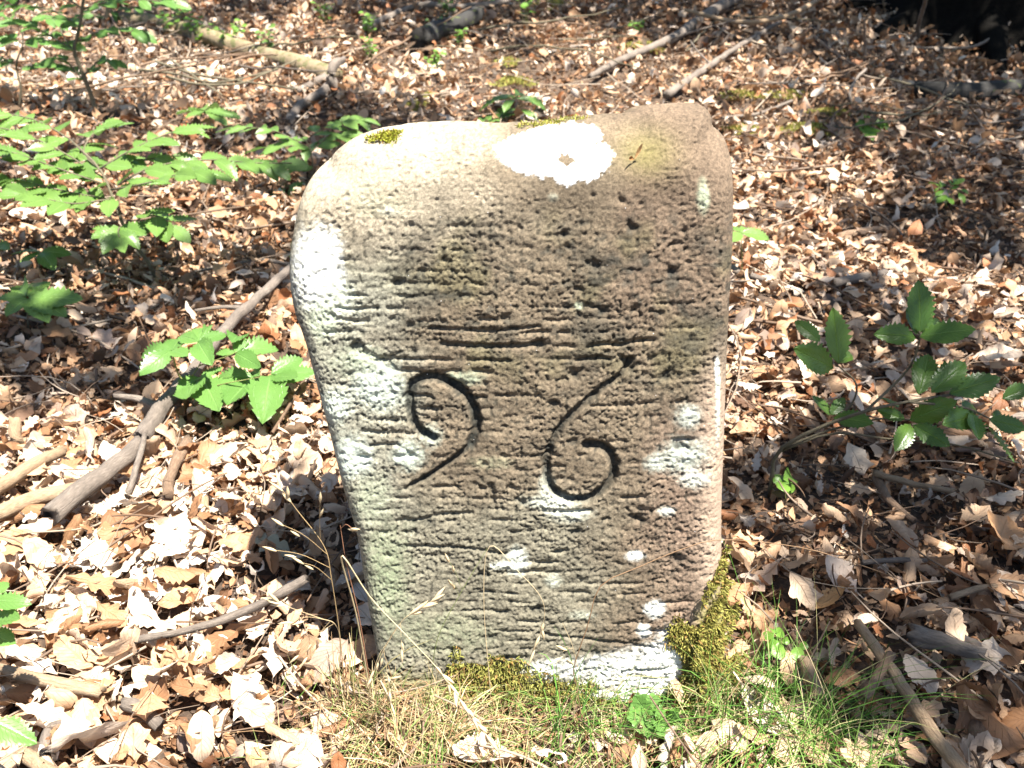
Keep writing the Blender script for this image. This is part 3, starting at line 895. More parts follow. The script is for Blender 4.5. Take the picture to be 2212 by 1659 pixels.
# fine twigs lying in the litter
tw = Geo()
for k in range(1100):
    if k < 480: x, y, L = random.uniform(-1.3, 1.3), random.uniform(0.55, 1.7), random.uniform(0.05, 0.22)
    else: x, y, L = random.uniform(-3.5, 3.5), random.uniform(1.7, 6.5), random.uniform(0.10, 0.7)
    if in_stone(np.array(x), np.array(y)): continue
    a = random.uniform(0, 6.28); n = 6
    tt_ = np.linspace(-0.5, 0.5, n); bend = random.gauss(0, 0.12)
    xs = x + L * tt_ * math.cos(a) - L * bend * (tt_ ** 2 * 4) * math.sin(a); ys = y + L * tt_ * math.sin(a) + L * bend * (tt_ ** 2 * 4) * math.cos(a)
    if np.any(in_stone(xs, ys)): continue
    zs = ground_z(xs, ys) + random.uniform(0.018, 0.035) + (tt_ + 0.5) * random.uniform(0, 0.05)
    r = random.uniform(0.0008, 0.0026) * (1.5 * random.uniform(1, 1.8) if k >= 480 else 1)
    V, F, uv = tube_geo(np.stack([xs, ys, zs], 1), np.linspace(r, r * 0.5, n), 4, 0.15, k, False)
    g = random.random() ** 1.5
    tw.add(V, F, uv, np.array([0.42, 0.34, 0.26]) * g + np.array([0.13, 0.08, 0.05]) * (1 - g))
o = obj('twig_litter', tw.mesh('twig_litter', M_TINT), floor); tag(o, kind='stuff')


for k in range(46):                                    # longer dead twigs tangled over the far slope
    if k < 16: px, py, a = random.uniform(240, 700), random.uniform(60, 230), random.gauss(0.1, 0.5)
    elif k < 30: px, py, a = random.uniform(750, 1500), random.uniform(15, 140), random.gauss(0.2, 0.6)
    else: px, py, a = random.uniform(1500, 2150), random.uniform(20, 280), random.gauss(0.5, 0.7)
    q = G(px, py); L = random.uniform(0.3, 1.1); n = 14; tt_ = np.linspace(-0.5, 0.5, n); bend = random.gauss(0, 0.10)
    xs = q.x + L * tt_ * math.cos(a) - L * bend * 4 * tt_ ** 2 * math.sin(a); ys = q.y + L * tt_ * math.sin(a) + L * bend * 4 * tt_ ** 2 * math.cos(a)
    zs = ground_z(xs, ys) + 0.045 + (tt_ + 0.5) * random.uniform(0, 0.16) * L
    pth = np.stack([xs, ys, zs], 1) + 0.012 * np.stack([noise(np.arange(n) * 0.6, np.full(n, k * 1.3), j) for j in (3, 4, 5)], 1)
    r = random.uniform(0.003, 0.0075); org = pth.mean(0)
    V, F, uv = tube_geo(pth - org, np.linspace(r, r * 0.4, n), 7, 0.2, k, True)
    o = obj('twig', mesh_np('twig', V, F, random.choice([M_GREYW, M_BROWNW, M_BROWNW, M_STEM]), uv), floor, org)


# ------------------------------------------------------------------ sticks, branches and logs
def stick(name, label, pts, r0, r1, mat, cat='stick', lift=0.0, sides=10, group=None, rough=0.16, knots=0.15, lifts=None, side_twigs=(), seed=None, stubs=()):
    """pts: pixels of the study picture, laid on the ground there; lift in metres"""
    seed = seed if seed is not None else (abs(hash(label)) % 1000 if False else sum(map(ord, label)) % 211)
    W = []
    for k, p in enumerate(pts):
        l = lifts[k] if lifts else lift
        q = G(p[0], p[1], l + (r0 + (r1 - r0) * k / max(1, len(pts) - 1)) * 0.7 + 0.012)
        W.append(q)
    n = max(10, int(sum((W[k + 1] - W[k]).length for k in range(len(W) - 1)) / max(r0 * 1.2, 0.008)))
    n = min(n, 70)
    path = smooth_path(W, n)
    path[:, 2] += 0.25 * r0 * noise(np.arange(n) * 0.35, np.full(n, seed * 1.7), 12)
    path[:, 0] += 0.35 * r0 * noise(np.arange(n) * 0.3, np.full(n, seed * 2.3), 13)
    V, F, uv = tube_geo(path, np.linspace(r0, r1, n), sides, rough, seed, True, knots)
    org = path.mean(0)
    o = obj(name, mesh_np(name, V - org, F, mat, uv), None, org)
    tag(o, label, cat, group)
    for (at_, L, ang, rr) in stubs:                      # side twigs and knots: parts of the branch
        k = int(at_ * (n - 1)); d = Vector(path[min(k + 1, n - 1)] - path[max(k - 1, 0)]).normalized()
        sd = d.cross(Vector((0, 0, 1))).normalized()
        dirv = (d * math.cos(ang) + sd * math.sin(ang) + Vector((0, 0, 0.25))).normalized()
        p0 = Vector(path[k])
        pth = smooth_path([p0, p0 + dirv * L * 0.5 + Vector((0, 0, 0.02 * L)), p0 + dirv * L + d * L * 0.2], 9)
        V, F, uv = tube_geo(pth, np.linspace(rr, rr * 0.45, 9), 8, 0.15, seed + k, True)
        obj('side_twig', mesh_np('side_twig', V - org, F, mat, uv), o)
    return o


stick('fallen_log', 'long barkless tan log lying across the slope at upper left', [(252, 42), (330, 48), (430, 75), (560, 115), (640, 140), (715, 163)], 0.040, 0.050, M_LOG, 'log', 0.0, 16, None, 0.10, 0.1)
stick('grey_branch', 'pale broken branch lying on the far end of the tan log', [(245, 35), (290, 32), (330, 26)], 0.014, 0.010, M_GREYW, 'branch', 0.05)
stick('broken_limb', 'gnarled grey limb end standing up beside the log', [(742, 128), (722, 140), (715, 168), (728, 195)], 0.016, 0.026, M_GREYW, 'branch', 0.05, 14, None, 0.5, 0.7, lifts=[0.10, 0.13, 0.08, 0.01])
stick('weathered_branch', 'short weathered grey branch running down from the gnarled limb', [(712, 160), (680, 178), (640, 198)], 0.022, 0.014, M_GREYW, 'branch', 0.03, 12, None, 0.4)
stick('weathered_branch', 'thick split branch below the gnarled grey limb', [(720, 182), (685, 205), (650, 228), (622, 265)], 0.022, 0.018, M_GREYW, 'branch', 0.02, 12, None, 0.35)
stick('hooked_stick', 'hooked tan stick lying in front of the split branch', [(555, 232), (515, 234), (487, 246), (492, 268), (545, 274)], 0.015, 0.013, M_TANW)
stick('bent_branch', 'bent grey branch at the top centre of the slope', [(790, 62), (835, 38), (880, 20), (920, 10), (975, 16), (1040, 12), (1100, 2)], 0.018, 0.022, M_GREYW, 'branch', 0.03)
stick('rotten_log', 'short dark rotten log lying under the bent grey branch', [(915, 82), (960, 62), (1030, 32)], 0.060, 0.046, M_DARKW, 'log', 0.03, 14, None, 0.2)
stick('curved_twig', 'curved pale twig looping in front of the dark rotten log', [(815, 48), (840, 70), (880, 78), (910, 98), (950, 90), (1020, 50)], 0.009, 0.006, M_TANW, 'twig', 0.02)
stick('thin_branch', 'thin pale twig forking towards the bent grey branch', [(870, 40), (900, 25), (935, -4)], 0.006, 0.005, M_GREYW, 'twig', 0.03)
stick('long_branch', 'long pale branch slanting up to the top edge behind the stone', [(1275, 166), (1330, 135), (1400, 105), (1460, 78), (1530, 30), (1600, -12)], 0.014, 0.034, M_GREYW, 'branch', 0.03, 12, None, 0.15, 0.15, stubs=((0.55, 0.35, 1.0, 0.007),))
stick('mossy_branch', 'grey branch propped above the litter behind the stone', [(1440, 205), (1520, 150), (1600, 98), (1685, 48)], 0.020, 0.012, M_GREYW, 'branch', 0.03, 10, None, 0.15, 0.15, stubs=((0.4, 0.3, -0.9, 0.006),))
stick('bright_stick', 'sunlit reddish stick crossing the branches at the top', [(1480, 22), (1600, 48), (1700, 34), (1780, -6)], 0.011, 0.016, M_TANW, 'stick', 0.09)
stick('thin_branch', 'thin stick lying flat right of the bent grey branch', [(1190, 112), (1260, 98), (1310, 98)], 0.010, 0.007, M_GREYW, 'stick', 0.01)
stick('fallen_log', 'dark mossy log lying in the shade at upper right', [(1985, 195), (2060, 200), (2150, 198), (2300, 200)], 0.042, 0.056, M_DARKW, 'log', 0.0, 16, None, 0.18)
stick('arching_twig', 'arching twig in front of the dark hollow', [(1955, 102), (2040, 104), (2110, 98), (2170, 60), (2196, 20), (2200, -10)], 0.007, 0.010, M_GREYW, 'twig', 0.05, 8, lifts=[0.02, 0.04, 0.08, 0.10, 0.12, 0.12])
stick('upright_twig', 'pale upright dead stem left of the dark hollow', [(1982, 82), (1985, 50), (2000, 0), (2002, -20)], 0.013, 0.010, M_GREYW, 'twig', 0.0, 8, lifts=[0.0, 0.12, 0.28, 0.36])
stick('upright_twig', 'thin white dead stem standing in the litter', [(1866, 150), (1868, 90), (1866, 40)], 0.008, 0.006, M_GREYW, 'twig', 0.0, 8, lifts=[0.0, 0.16, 0.3])
stick('forked_twig', 'forked twig with a crooked fork right of the stone top', [(1760, 80), (1795, 108), (1835, 135), (1870, 150)], 0.010, 0.006, M_BROWNW, 'twig', 0.05, 8, stubs=((0.6, 0.2, -0.8, 0.005), (0.85, 0.16, 0.7, 0.004)))
stick('crooked_twig', 'crooked pale twig poking up from the mossy soil', [(1838, 225), (1836, 200), (1850, 170), (1870, 150)], 0.006, 0.007, M_GREYW, 'twig', 0.0, 8, lifts=[0.02, 0.07, 0.1, 0.12])
stick('thin_branch', 'long thin twig reaching from the forked twig to the dark log', [(1900, 165), (1990, 190), (2050, 215), (2090, 226)], 0.006, 0.005, M_STEM, 'twig', 0.05)
stick('thin_branch', 'straight thin twig lying in shade below the dark mossy log', [(2030, 264), (2110, 268), (2212, 255)], 0.006, 0.005, M_GREYW, 'twig', 0.02)
stick('pale_stick', 'pale bowed stick beside the right shoulder of the stone', [(1560, 255), (1640, 245), (1710, 218)], 0.008, 0.007, M_GREYW, 'stick', 0.02)
stick('pale_stick', 'short grey stick right of the stone with a broken end', [(1800, 612), (1860, 600), (1912, 588)], 0.013, 0.011, M_GREYW, 'stick', 0.015)
stick('pale_stick', 'grey branch end coming out from behind the right edge of the stone', [(1560, 570), (1600, 590), (1650, 604)], 0.013, 0.008, M_GREYW, 'stick', 0.02)
stick('brown_stick', 'dark brown stick in the leaves above the right seedlings', [(1810, 512), (1860, 500), (1930, 492)], 0.013, 0.009, M_BROWNW, 'stick', 0.01)
stick('long_dead_branch', 'long weathered branch lying left of the stone, broken in the middle', [(628, 578), (560, 640), (500, 695), (450, 755), (405, 820), (350, 880), (310, 940)], 0.011, 0.017, M_GREYW, 'branch', 0.042, 14, None, 0.18, 0.2, stubs=((0.85, 0.1, 1.9, 0.010), (0.25, 0.12, 0.7, 0.007)))
stick('grey_log', 'thick smooth grey branch at the left, cut across its end', [(305, 955), (250, 1005), (190, 1050), (115, 1105)], 0.0145, 0.018, M_GREYW, 'branch', 0.035, 14, None, 0.14, 0.12)
stick('pale_branch', 'pale rough branch lying below the smooth grey branch at far left', [(215, 1040), (140, 1062), (70, 1078), (-20, 1118)], 0.012, 0.014, M_TANW, 'branch', 0.026, 12, None, 0.22)
stick('pale_branch', 'sunlit white branch sticking in from the left edge', [(135, 975), (75, 1000), (20, 1040), (-40, 1075)], 0.010, 0.014, M_TANW, 'branch', 0.03, 12)
stick('broken_stub', 'short upright tan stub at the left edge', [(30, 905), (36, 945), (40, 962)], 0.010, 0.011, M_TANW, 'stick', 0.0, 12, lifts=[0.05, 0.025, 0.0])
stick('pale_stick', 'small bleached stick beside the short tan stub', [(35, 958), (70, 952), (110, 950)], 0.009, 0.007, M_TANW, 'stick', 0.01)
stick('rolled_bark', 'rolled reddish bark piece below the light green plant', [(402, 955), (375, 1010), (360, 1065)], 0.011, 0.009, M_BROWNW, 'bark', 0.03, 12, None, 0.2)
stick('short_stick', 'short tan stick beside the rolled bark', [(418, 1000), (434, 1050), (445, 1100)], 0.008, 0.007, M_TANW, 'stick', 0.01)
stick('thin_twig', 'slender twig standing across the smooth grey branch', [(312, 940), (300, 990), (282, 1050), (275, 1075)], 0.005, 0.006, M_GREYW, 'twig', 0.0, 8, lifts=[0.06, 0.05, 0.03, 0.01])
stick('red_stick', 'reddish stick beside the left flank of the stone', [(625, 620), (605, 665), (585, 705)], 0.010, 0.012, M_BROWNW, 'stick', 0.01)
stick('arched_twig', 'thin arched grey twig left of the white lichen edge', [(640, 575), (570, 562), (500, 572), (420, 586)], 0.006, 0.004, M_GREYW, 'twig', 0.02)
stick('knobbly_stick', 'knobbly grey stick lying towards the shadowed foot of the stone', [(245, 1392), (330, 1376), (440, 1352), (530, 1320), (600, 1285), (658, 1252)], 0.0045, 0.0062, M_GREYW, 'stick', 0.02, 10, None, 0.25, 0.5, lifts=[0.02, 0.03, 0.035, 0.045, 0.06, 0.08])
stick('pale_stick', 'thick bleached stick at the left edge of the sunlit leaves', [(-20, 1440), (60, 1462), (140, 1480), (215, 1495)], 0.007, 0.008, M_TANW, 'stick', 0.025)
stick('pale_stick', 'curved stick below the bleached stick at lower left', [(-20, 1465), (80, 1490), (160, 1515), (300, 1505)], 0.007, 0.004, M_TANW, 'stick', 0.0)
stick('short_stick', 'blunt pale stick end lying among the lower left leaves', [(275, 1520), (310, 1535), (345, 1565)], 0.009, 0.008, M_GREYW, 'stick', 0.01, 12)
stick('short_stick', 'pale branch end beside the green leaf in the lower left corner', [(45, 1625), (85, 1650), (130, 1690)], 0.008, 0.009, M_TANW, 'stick', 0.01, 12)
stick('forked_twig', 'knobbed forked stick in the lower left leaves', [(165, 1575), (110, 1580), (105, 1625)], 0.010, 0.009, M_GREYW, 'stick', 0.015, 10, None, 0.3, 0.4)
stick('pale_stick', 'long smooth tan stick slanting down the lower right', [(1855, 1350), (1905, 1420), (1960, 1500), (2020, 1590), (2090, 1680)], 0.0065, 0.0085, M_TANW, 'stick', 0.035, 12, None, 0.16, 0.25)
stick('short_stick', 'stubby tan stick standing beside the white pointed leaf', [(1738, 1430), (1755, 1470), (1770, 1505)], 0.008, 0.007, M_TANW, 'stick', 0.03, 12)
stick('wood_chunk', 'splintered grey chunk of wood at the right edge', [(1975, 1372), (2040, 1390), (2118, 1412)], 0.013, 0.009, M_GREYW, 'wood', 0.02, 14, None, 0.45)
stick('brown_stick', 'knotty brown stick standing near the lower right corner', [(2135, 1525), (2112, 1575), (2120, 1620)], 0.008, 0.010, M_BROWNW, 'stick', 0.01, 10, None, 0.3, 0.4)
stick('brown_stick', 'brown stick lying across the long tan stick', [(1925, 1415), (1900, 1455), (1870, 1505)], 0.006, 0.006, M_BROWNW, 'stick', 0.04)
stick('pale_stick', 'split straw coloured stick below the right seedling', [(1890, 1022), (1960, 1042), (2060, 1062)], 0.006, 0.005, M_TANW, 'stick', 0.03)
stick('brown_stick', 'dark stick slanting through the shaded litter under the seedling', [(1893, 1035), (1925, 1085), (1975, 1125)], 0.008, 0.006, M_BROWNW, 'stick', 0.015)
stick('short_stick', 'pale short stick above the splintered wood chunk', [(2055, 1290), (2110, 1272), (2150, 1265)], 0.005, 0.004, M_TANW, 'stick', 0.02)
stick('thin_twig', 'grey twig beneath the folded pale leaf at right', [(1865, 1215), (1930, 1210), (2000, 1212)], 0.004, 0.004, M_GREYW, 'twig', 0.015)
# tangle of twigs in front of the log
for pts, lab in (([(300, 142), (360, 128), (430, 125), (545, 113)], 'dark twig running along the lower side of the log'), ([(300, 150), (380, 160), (470, 178), (600, 150)], 'long bowed twig crossing the tangle below the log'),
                 ([(330, 130), (420, 160), (520, 175), (640, 192)], 'straight twig reaching towards the split branch'), ([(230, 15), (260, 75), (300, 140), (320, 185)], 'reddish slanting twig in front of the log end'),
                 ([(360, 165), (430, 182), (520, 180), (570, 160), (640, 130)], 'grey twig bending up to the gnarled limb'), ([(480, 138), (540, 120), (600, 118)], 'short dark twig leaning on the log'),
                 ([(370, 130), (420, 165), (480, 205)], 'thin twig pointing down to the hooked stick')):
    stick('thin_twig', lab, pts, 0.007, 0.004, M_BROWNW if 'dark' in lab or 'reddish' in lab else M_STEM, 'twig', 0.07, 7)

# mossy stump in the upper right corner, its colour blackened for deep shade
bank = thing('shade_black_stump', 'tree stump coloured black as deep shade in the upper right corner', 'stump', G(2060, 112))
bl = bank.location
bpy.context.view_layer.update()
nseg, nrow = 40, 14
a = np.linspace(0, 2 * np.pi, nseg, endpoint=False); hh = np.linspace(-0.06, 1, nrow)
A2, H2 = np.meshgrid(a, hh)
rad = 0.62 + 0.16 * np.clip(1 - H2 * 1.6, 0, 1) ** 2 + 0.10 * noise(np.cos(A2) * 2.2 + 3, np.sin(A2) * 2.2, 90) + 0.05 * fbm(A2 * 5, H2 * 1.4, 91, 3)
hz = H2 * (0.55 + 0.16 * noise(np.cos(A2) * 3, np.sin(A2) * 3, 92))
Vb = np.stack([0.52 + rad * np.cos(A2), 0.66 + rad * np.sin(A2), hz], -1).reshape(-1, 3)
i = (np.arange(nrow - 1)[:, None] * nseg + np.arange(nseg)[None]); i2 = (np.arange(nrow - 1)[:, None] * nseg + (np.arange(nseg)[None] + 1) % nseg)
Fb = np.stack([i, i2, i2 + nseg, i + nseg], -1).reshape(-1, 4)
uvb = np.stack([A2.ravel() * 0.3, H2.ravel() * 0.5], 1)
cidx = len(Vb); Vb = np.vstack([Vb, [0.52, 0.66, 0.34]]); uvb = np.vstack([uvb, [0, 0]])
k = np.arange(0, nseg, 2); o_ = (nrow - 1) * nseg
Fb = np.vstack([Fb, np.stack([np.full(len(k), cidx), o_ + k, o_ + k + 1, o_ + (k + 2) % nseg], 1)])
M_SHADEBLACK.node_tree.nodes['Principled BSDF'].inputs['Specular IOR Level'].default_value = 0.02
obj('trunk', mesh_np('trunk', Vb, Fb, M_SHADEBLACK, uvb), bank)
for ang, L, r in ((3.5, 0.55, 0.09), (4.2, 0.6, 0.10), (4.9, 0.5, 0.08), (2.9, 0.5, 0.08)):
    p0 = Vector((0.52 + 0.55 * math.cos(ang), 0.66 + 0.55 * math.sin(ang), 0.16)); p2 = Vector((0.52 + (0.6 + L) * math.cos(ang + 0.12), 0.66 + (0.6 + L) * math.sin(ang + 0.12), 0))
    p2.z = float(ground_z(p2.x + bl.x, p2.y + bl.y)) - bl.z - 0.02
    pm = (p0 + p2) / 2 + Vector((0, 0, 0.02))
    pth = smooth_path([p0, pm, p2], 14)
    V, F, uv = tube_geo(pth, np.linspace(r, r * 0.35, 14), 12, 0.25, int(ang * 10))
    obj('root', mesh_np('root', V, F, M_SHADEBLACK, uv), bank)


# ------------------------------------------------------------------ green plants
def leaf_matrix(b0, tip, up):
    y = (tip - b0); L = y.length; y.normalize()
    x = y.cross(up)
    if x.length < 1e-4: x = Vector((1, 0, 0))
    x.normalize(); z = x.cross(y)
    return Matrix(((x.x, y.x, z.x, b0.x), (x.y, y.y, z.y, b0.y), (x.z, y.z, z.z, b0.z), (0, 0, 0, 1))), L


LEAF_CACHE = {}


def green_mesh(kind, mat, var):
    key = (kind, mat.name, var)
    if key not in LEAF_CACHE:
        r = np.random.default_rng(var * 17 + len(kind))
        W = {'beech': 0.49, 'oak': 0.62, 'round': 0.85, 'lance': 0.40, 'lobed': 0.75}[kind]
        nv = 20 if kind in ('beech', 'oak') else 12
        V, F, uv = leaf_geo(1.0, W * r.uniform(0.9, 1.12), kind, 6, nv, curl=r.uniform(-0.75, 0.05), rollu=r.uniform(-0.25, 0.45), cup=r.uniform(-0.05, 0.22), pleat=(0.085 if mat.name.startswith('young') else 0.05) if kind != 'round' else 0.008,
                            crumple=r.uniform(0.01, 0.035), twist=r.normal(0, 0.18), seed=500 + var)
        LEAF_CACHE[key] = mesh_np('leaf', V, F, mat, uv)
    return LEAF_CACHE[key]


def put_leaf(parent, org, b0, tip, up, kind, mat):
    M4, L = leaf_matrix(b0 - org, tip - org, up)
    o = bpy.data.objects.new('leaf', green_mesh(kind, mat, random.randrange(7)))
    link(o, parent)
    o.matrix_local = M4 @ Matrix.Diagonal((L, L, L, 1))
    return o


def put_stem(parent, org, path3, r0, r1, mat, name='stem', n=14):
    pth = smooth_path([p - org for p in path3], n)
    V, F, uv = tube_geo(pth, np.linspace(r0, r1, n), 7, 0.12, n, True)
    return obj(name, mesh_np(name, V, F, mat, uv), parent)


def jitter_up(s_=0.25, cam_=0.0):
    return (Vector((random.gauss(0, s_), random.gauss(0, s_) - cam_, 1))).normalized()


def sapling(name, label, cat, basep, stem, twigs, mat, smat, leafL, kind='beech', group=None, r=0.004, depth=None, spread=0.8):
    """stem: [(px,py,dy)], twigs: [[(px,py,dy),...], n leaves]; depths are metres beyond the plant's foot"""
    base = G(*basep); d0 = depth if depth else base.y
    root = thing(name, label, cat, base, group)
    def at3(p): return A(p[0], p[1], d0 + (p[2] if len(p) > 2 else 0))
    sp = [base - Vector((0, 0, 0.01))] + [at3(p) for p in stem]
    put_stem(root, base, sp, r, r * 0.45, smat)
    for tw_, nl in twigs:
        nl = int(nl * 1.9)
        pts = [at3(p) for p in tw_]
        pth = smooth_path(pts, 16)
        put_stem(root, base, pts, r * 0.42, r * 0.2, smat, 'twig', 10)
        for k in range(nl):
            f = (k + 0.7) / nl
            q = Vector(pth[min(15, int(f * 15))]); dirv = Vector(pth[min(15, int(f * 15) + 1)] - pth[max(0, int(f * 15) - 1)]).normalized()
            sd = dirv.cross(Vector((0, 0, 1))).normalized() * (1 if k % 2 else -1)
            d = (dirv * (0.55 + 0.35 * f) + sd * spread * (1 - 0.25 * f) + Vector((0, 0, random.gauss(-0.08, 0.12)))).normalized()
            if k == nl - 1: d = (dirv + Vector((0, 0, -0.12))).normalized()
            L = leafL * random.uniform(0.8, 1.2)
            put_leaf(root, base, q, q + d * L, jitter_up(0.28, 0.45), kind, mat)
    return root


def leafy(name, label, cat, basep, stems, leaves, mat, smat, kind='beech', group=None, r=0.003, depth=None, up=(0.2, 0.25), rise=0.0):
    """each leaf given by where its foot and its tip are seen (px,py,dy) -> (px,py,dy)"""
    base = G(*basep); d0 = depth if depth else base.y
    root = thing(name, label, cat, base, group)
    def at3(p): return A(p[0], p[1], d0 + (p[2] if len(p) > 2 else 0))
    for k, stp in enumerate(stems):
        pts = [at3(p) for p in stp]
        if k == 0: pts = [base - Vector((0, 0, 0.01))] + pts
        put_stem(root, base, pts, r * (1 if k == 0 else 0.55), r * (0.5 if k == 0 else 0.3), smat, 'stem' if k == 0 else 'twig', 12)
    for b0, tp in leaves:
        put_leaf(root, base, at3(b0), at3(tp), jitter_up(up[0], up[1]), kind, mat)
    return root


# the big beech sapling at left
sapling('beech_sapling', 'large beech sapling with spreading tiers of dark green leaves at left', 'sapling', (337, 618),
        [(325, 575), (275, 505), (245, 430, 0.05), (215, 365, 0.1), (150, 300, 0.15)],
        [([(245, 432, .05), (150, 415, 0), (60, 395, -.05), (-40, 385, -.1)], 9), ([(225, 385, .1), (120, 320, .1), (20, 280, .1), (-60, 270, .1)], 9),
         ([(215, 365, .1), (290, 320, .15), (360, 290, .2), (410, 275, .25)], 7), ([(255, 400, 0), (330, 360, .05), (450, 345, .1), (545, 352, .1), (630, 352, .1)], 9),
         ([(275, 505, 0), (310, 465, -.02), (345, 470, -.05), (375, 490, -.08)], 5), ([(240, 430, 0), (160, 440, -.08), (100, 430, -.12), (40, 420, -.15)], 6),
         ([(275, 505, 0), (262, 490, -.05), (255, 498, -.12), (258, 512, -.16)], 5), ([(150, 300, .15), (90, 265, .2), (40, 250, .2), (-30, 240, .2)], 6),
         ([(215, 365, .1), (180, 330, .2), (200, 290, .3), (230, 270, .35)], 6), ([(230, 400, .05), (100, 355, 0), (30, 330, -.05), (-50, 330, -.05)], 8),
         ([(240, 410, 0), (320, 395, -.05), (390, 375, -.05), (440, 370, -.05)], 5), ([(215, 365, .15), (260, 340, .2), (300, 345, .2), (390, 335, .2)], 5)],
        M_BEECH, M_STEM, 0.088, 'beech', None, 0.0065)
leafy('beech_seedling', 'single thin beech shoot with a flat whorl of leaves behind the large sapling', 'seedling', (415, 300), [[(430, 262), (440, 240)]],
      [((440, 240), (378, 226, .05)), ((440, 240), (400, 250, -.08)), ((442, 238), (460, 222, .15)), ((442, 240), (520, 236)), ((445, 242), (490, 252, -.08)), ((440, 238), (420, 222, .14))], M_BEECH, M_STEM)
sapling('beech_sapling', 'slender beech sapling rising behind the left shoulder of the stone', 'sapling', (672, 425), [(676, 370), (668, 315), (640, 290)],
        [([(668, 318), (600, 285), (545, 275), (500, 275)], 6), ([(660, 305), (700, 275, .1), (740, 262, .1), (790, 258, .1)], 6), ([(676, 360), (640, 352), (600, 352), (560, 358)], 6), ([(670, 330), (705, 300, .05), (740, 290, .05)], 4),
         ([(674, 390), (620, 405), (570, 420)], 3), ([(668, 318), (625, 315, -.05), (570, 318, -.08)], 4)], M_BEECH, M_STEM, 0.078, 'beech', None, 0.004)
leafy('beech_seedling', 'glossy dark green seedling at the left edge beneath the large sapling', 'seedling', (62, 735), [[(60, 690), (58, 648)]],
      [((60, 645), (-10, 632, -.02)), ((60, 645), (10, 668, -.08)), ((60, 645), (100, 676, -.08)), ((62, 642), (178, 642)), ((62, 645), (150, 615, .1)), ((60, 640), (70, 604, .15)), ((55, 640), (10, 606, .1)), ((62, 645), (140, 668, -.05)), ((60, 640), (120, 610, .12))], M_BEECH, M_STEM, 'beech', None, 0.003)
leafy('beech_seedling', 'two leaved dark shoot between the large sapling and the glossy seedling', 'seedling', (82, 610), [[(85, 570), (88, 545)]],
      [((88, 545), (20, 535)), ((88, 545), (150, 540)), ((88, 545), (110, 565, -.08)), ((86, 545), (40, 560, -.05)), ((20, 540), (-30, 520, .05))], M_BEECH, M_STEM)
# the light green plant left of the stone
leafy('hornbeam_seedling', 'light green seedling with four rosettes of toothed leaves left of the stone', 'seedling', (432, 905),
      [[(400, 830), (387, 812), (378, 786, -.02), (372, 760, -.02)], [(400, 830), (430, 790), (445, 742)], [(430, 790), (490, 770, -.02), (512, 760, -.02)], [(400, 835), (440, 815, -.05)], [(410, 850), (480, 830, -.05), (560, 815, -.05)]],
      [((372, 756, -.02), (290, 752, -.02)), ((372, 756, -.02), (303, 795, -.10)), ((372, 756, -.02), (388, 724, .06)), ((372, 756, -.02), (404, 766, -.06)),
       ((428, 738), (376, 714, .03)), ((428, 738), (440, 688, .08)), ((430, 738), (490, 712, .03)), ((428, 738), (440, 764, -.08)), ((440, 720, .03), (470, 700, .09)),
       ((508, 762), (462, 755)), ((508, 762), (553, 706, .09)), ((508, 762), (605, 732, .04)), ((508, 762), (548, 782, -.06)), ((500, 740), (525, 702, .08)),
       ((432, 815), (382, 832, -.06)), ((435, 815), (480, 790, .04)), ((435, 815), (460, 852, -.12)), ((430, 815), (400, 855, -.12)),
       ((548, 815), (465, 805, -.02)), ((548, 815), (487, 862, -.12)), ((585, 810), (570, 870, -.14)), ((585, 808), (655, 765, .05)), ((585, 812), (682, 795, .0)), ((560, 812), (535, 790, .05)), ((590, 812), (640, 812, -.05))],
      M_BRIGHT, M_GSTEM, 'beech', None, 0.0026, None, (0.22, 0.55))
# seedling at right
leafy('hornbeam_seedling', 'broad leaved dark green seedling growing right of the stone', 'seedling', (1662, 1072),
      [[(1668, 1030), (1680, 975), (1760, 928, -.02), (1870, 888, -.04), (1960, 868, -.05), (2060, 852, -.05)], [(1690, 968), (1790, 930), (1900, 905), (1970, 908)], [(1685, 975), (1800, 936, -.03), (1930, 950, -.05), (2060, 960, -.06), (2200, 1000, -.08)],
       [(1870, 888, -.04), (1960, 800, 0), (1985, 740, 0), (1986, 715, 0)], [(1780, 925), (1835, 880), (1850, 830), (1810, 790)], [(1960, 868, -.05), (2080, 880, -.06), (2140, 905, -.06)]],
      [((1985, 722), (1996, 603, .02)), ((1985, 726), (2108, 708, -.03)), ((1990, 728), (2045, 690, .03)), ((1978, 730), (1908, 712, -.02)), ((1980, 722), (1962, 664, .03)),
       ((1772, 738), (1720, 688, .02)), ((1800, 796), (1726, 752, -.04)), ((1812, 786), (1806, 664, .03)), ((1815, 784), (1846, 750, .03)),
       ((2012, 848, -.05), (2092, 772, -.02)), ((1984, 852, -.05), (2014, 752, -.0)), ((2050, 850, -.05), (2166, 812, -.06)), ((1965, 908, -.04), (2062, 868, -.08)), ((1955, 906, -.04), (1896, 882, -.03)),
       ((1972, 918, -.05), (2052, 960, -.10)), ((1966, 916, -.05), (1944, 966, -.1)), ((2110, 898, -.06), (2044, 912, -.1)), ((2136, 905, -.06), (2225, 925, -.08)), ((2130, 915, -.06), (2196, 996, -.12)), ((2165, 862, -.05), (2228, 828, -.04)),
       ((1792, 898), (1762, 846, .03)), ((1800, 902), (1884, 906, -.04)), ((1794, 896), (1826, 858, .02)), ((2100, 890, -.06), (2120, 945, -.12)), ((2080, 885, -.06), (2130, 870, -.02)), ((1940, 880, -.05), (1900, 850, 0)), ((2150, 920, -.07), (2180, 880, -.03))],
      M_OLIVE, M_STEM, 'beech', None, 0.0042, None, (0.25, 0.95))
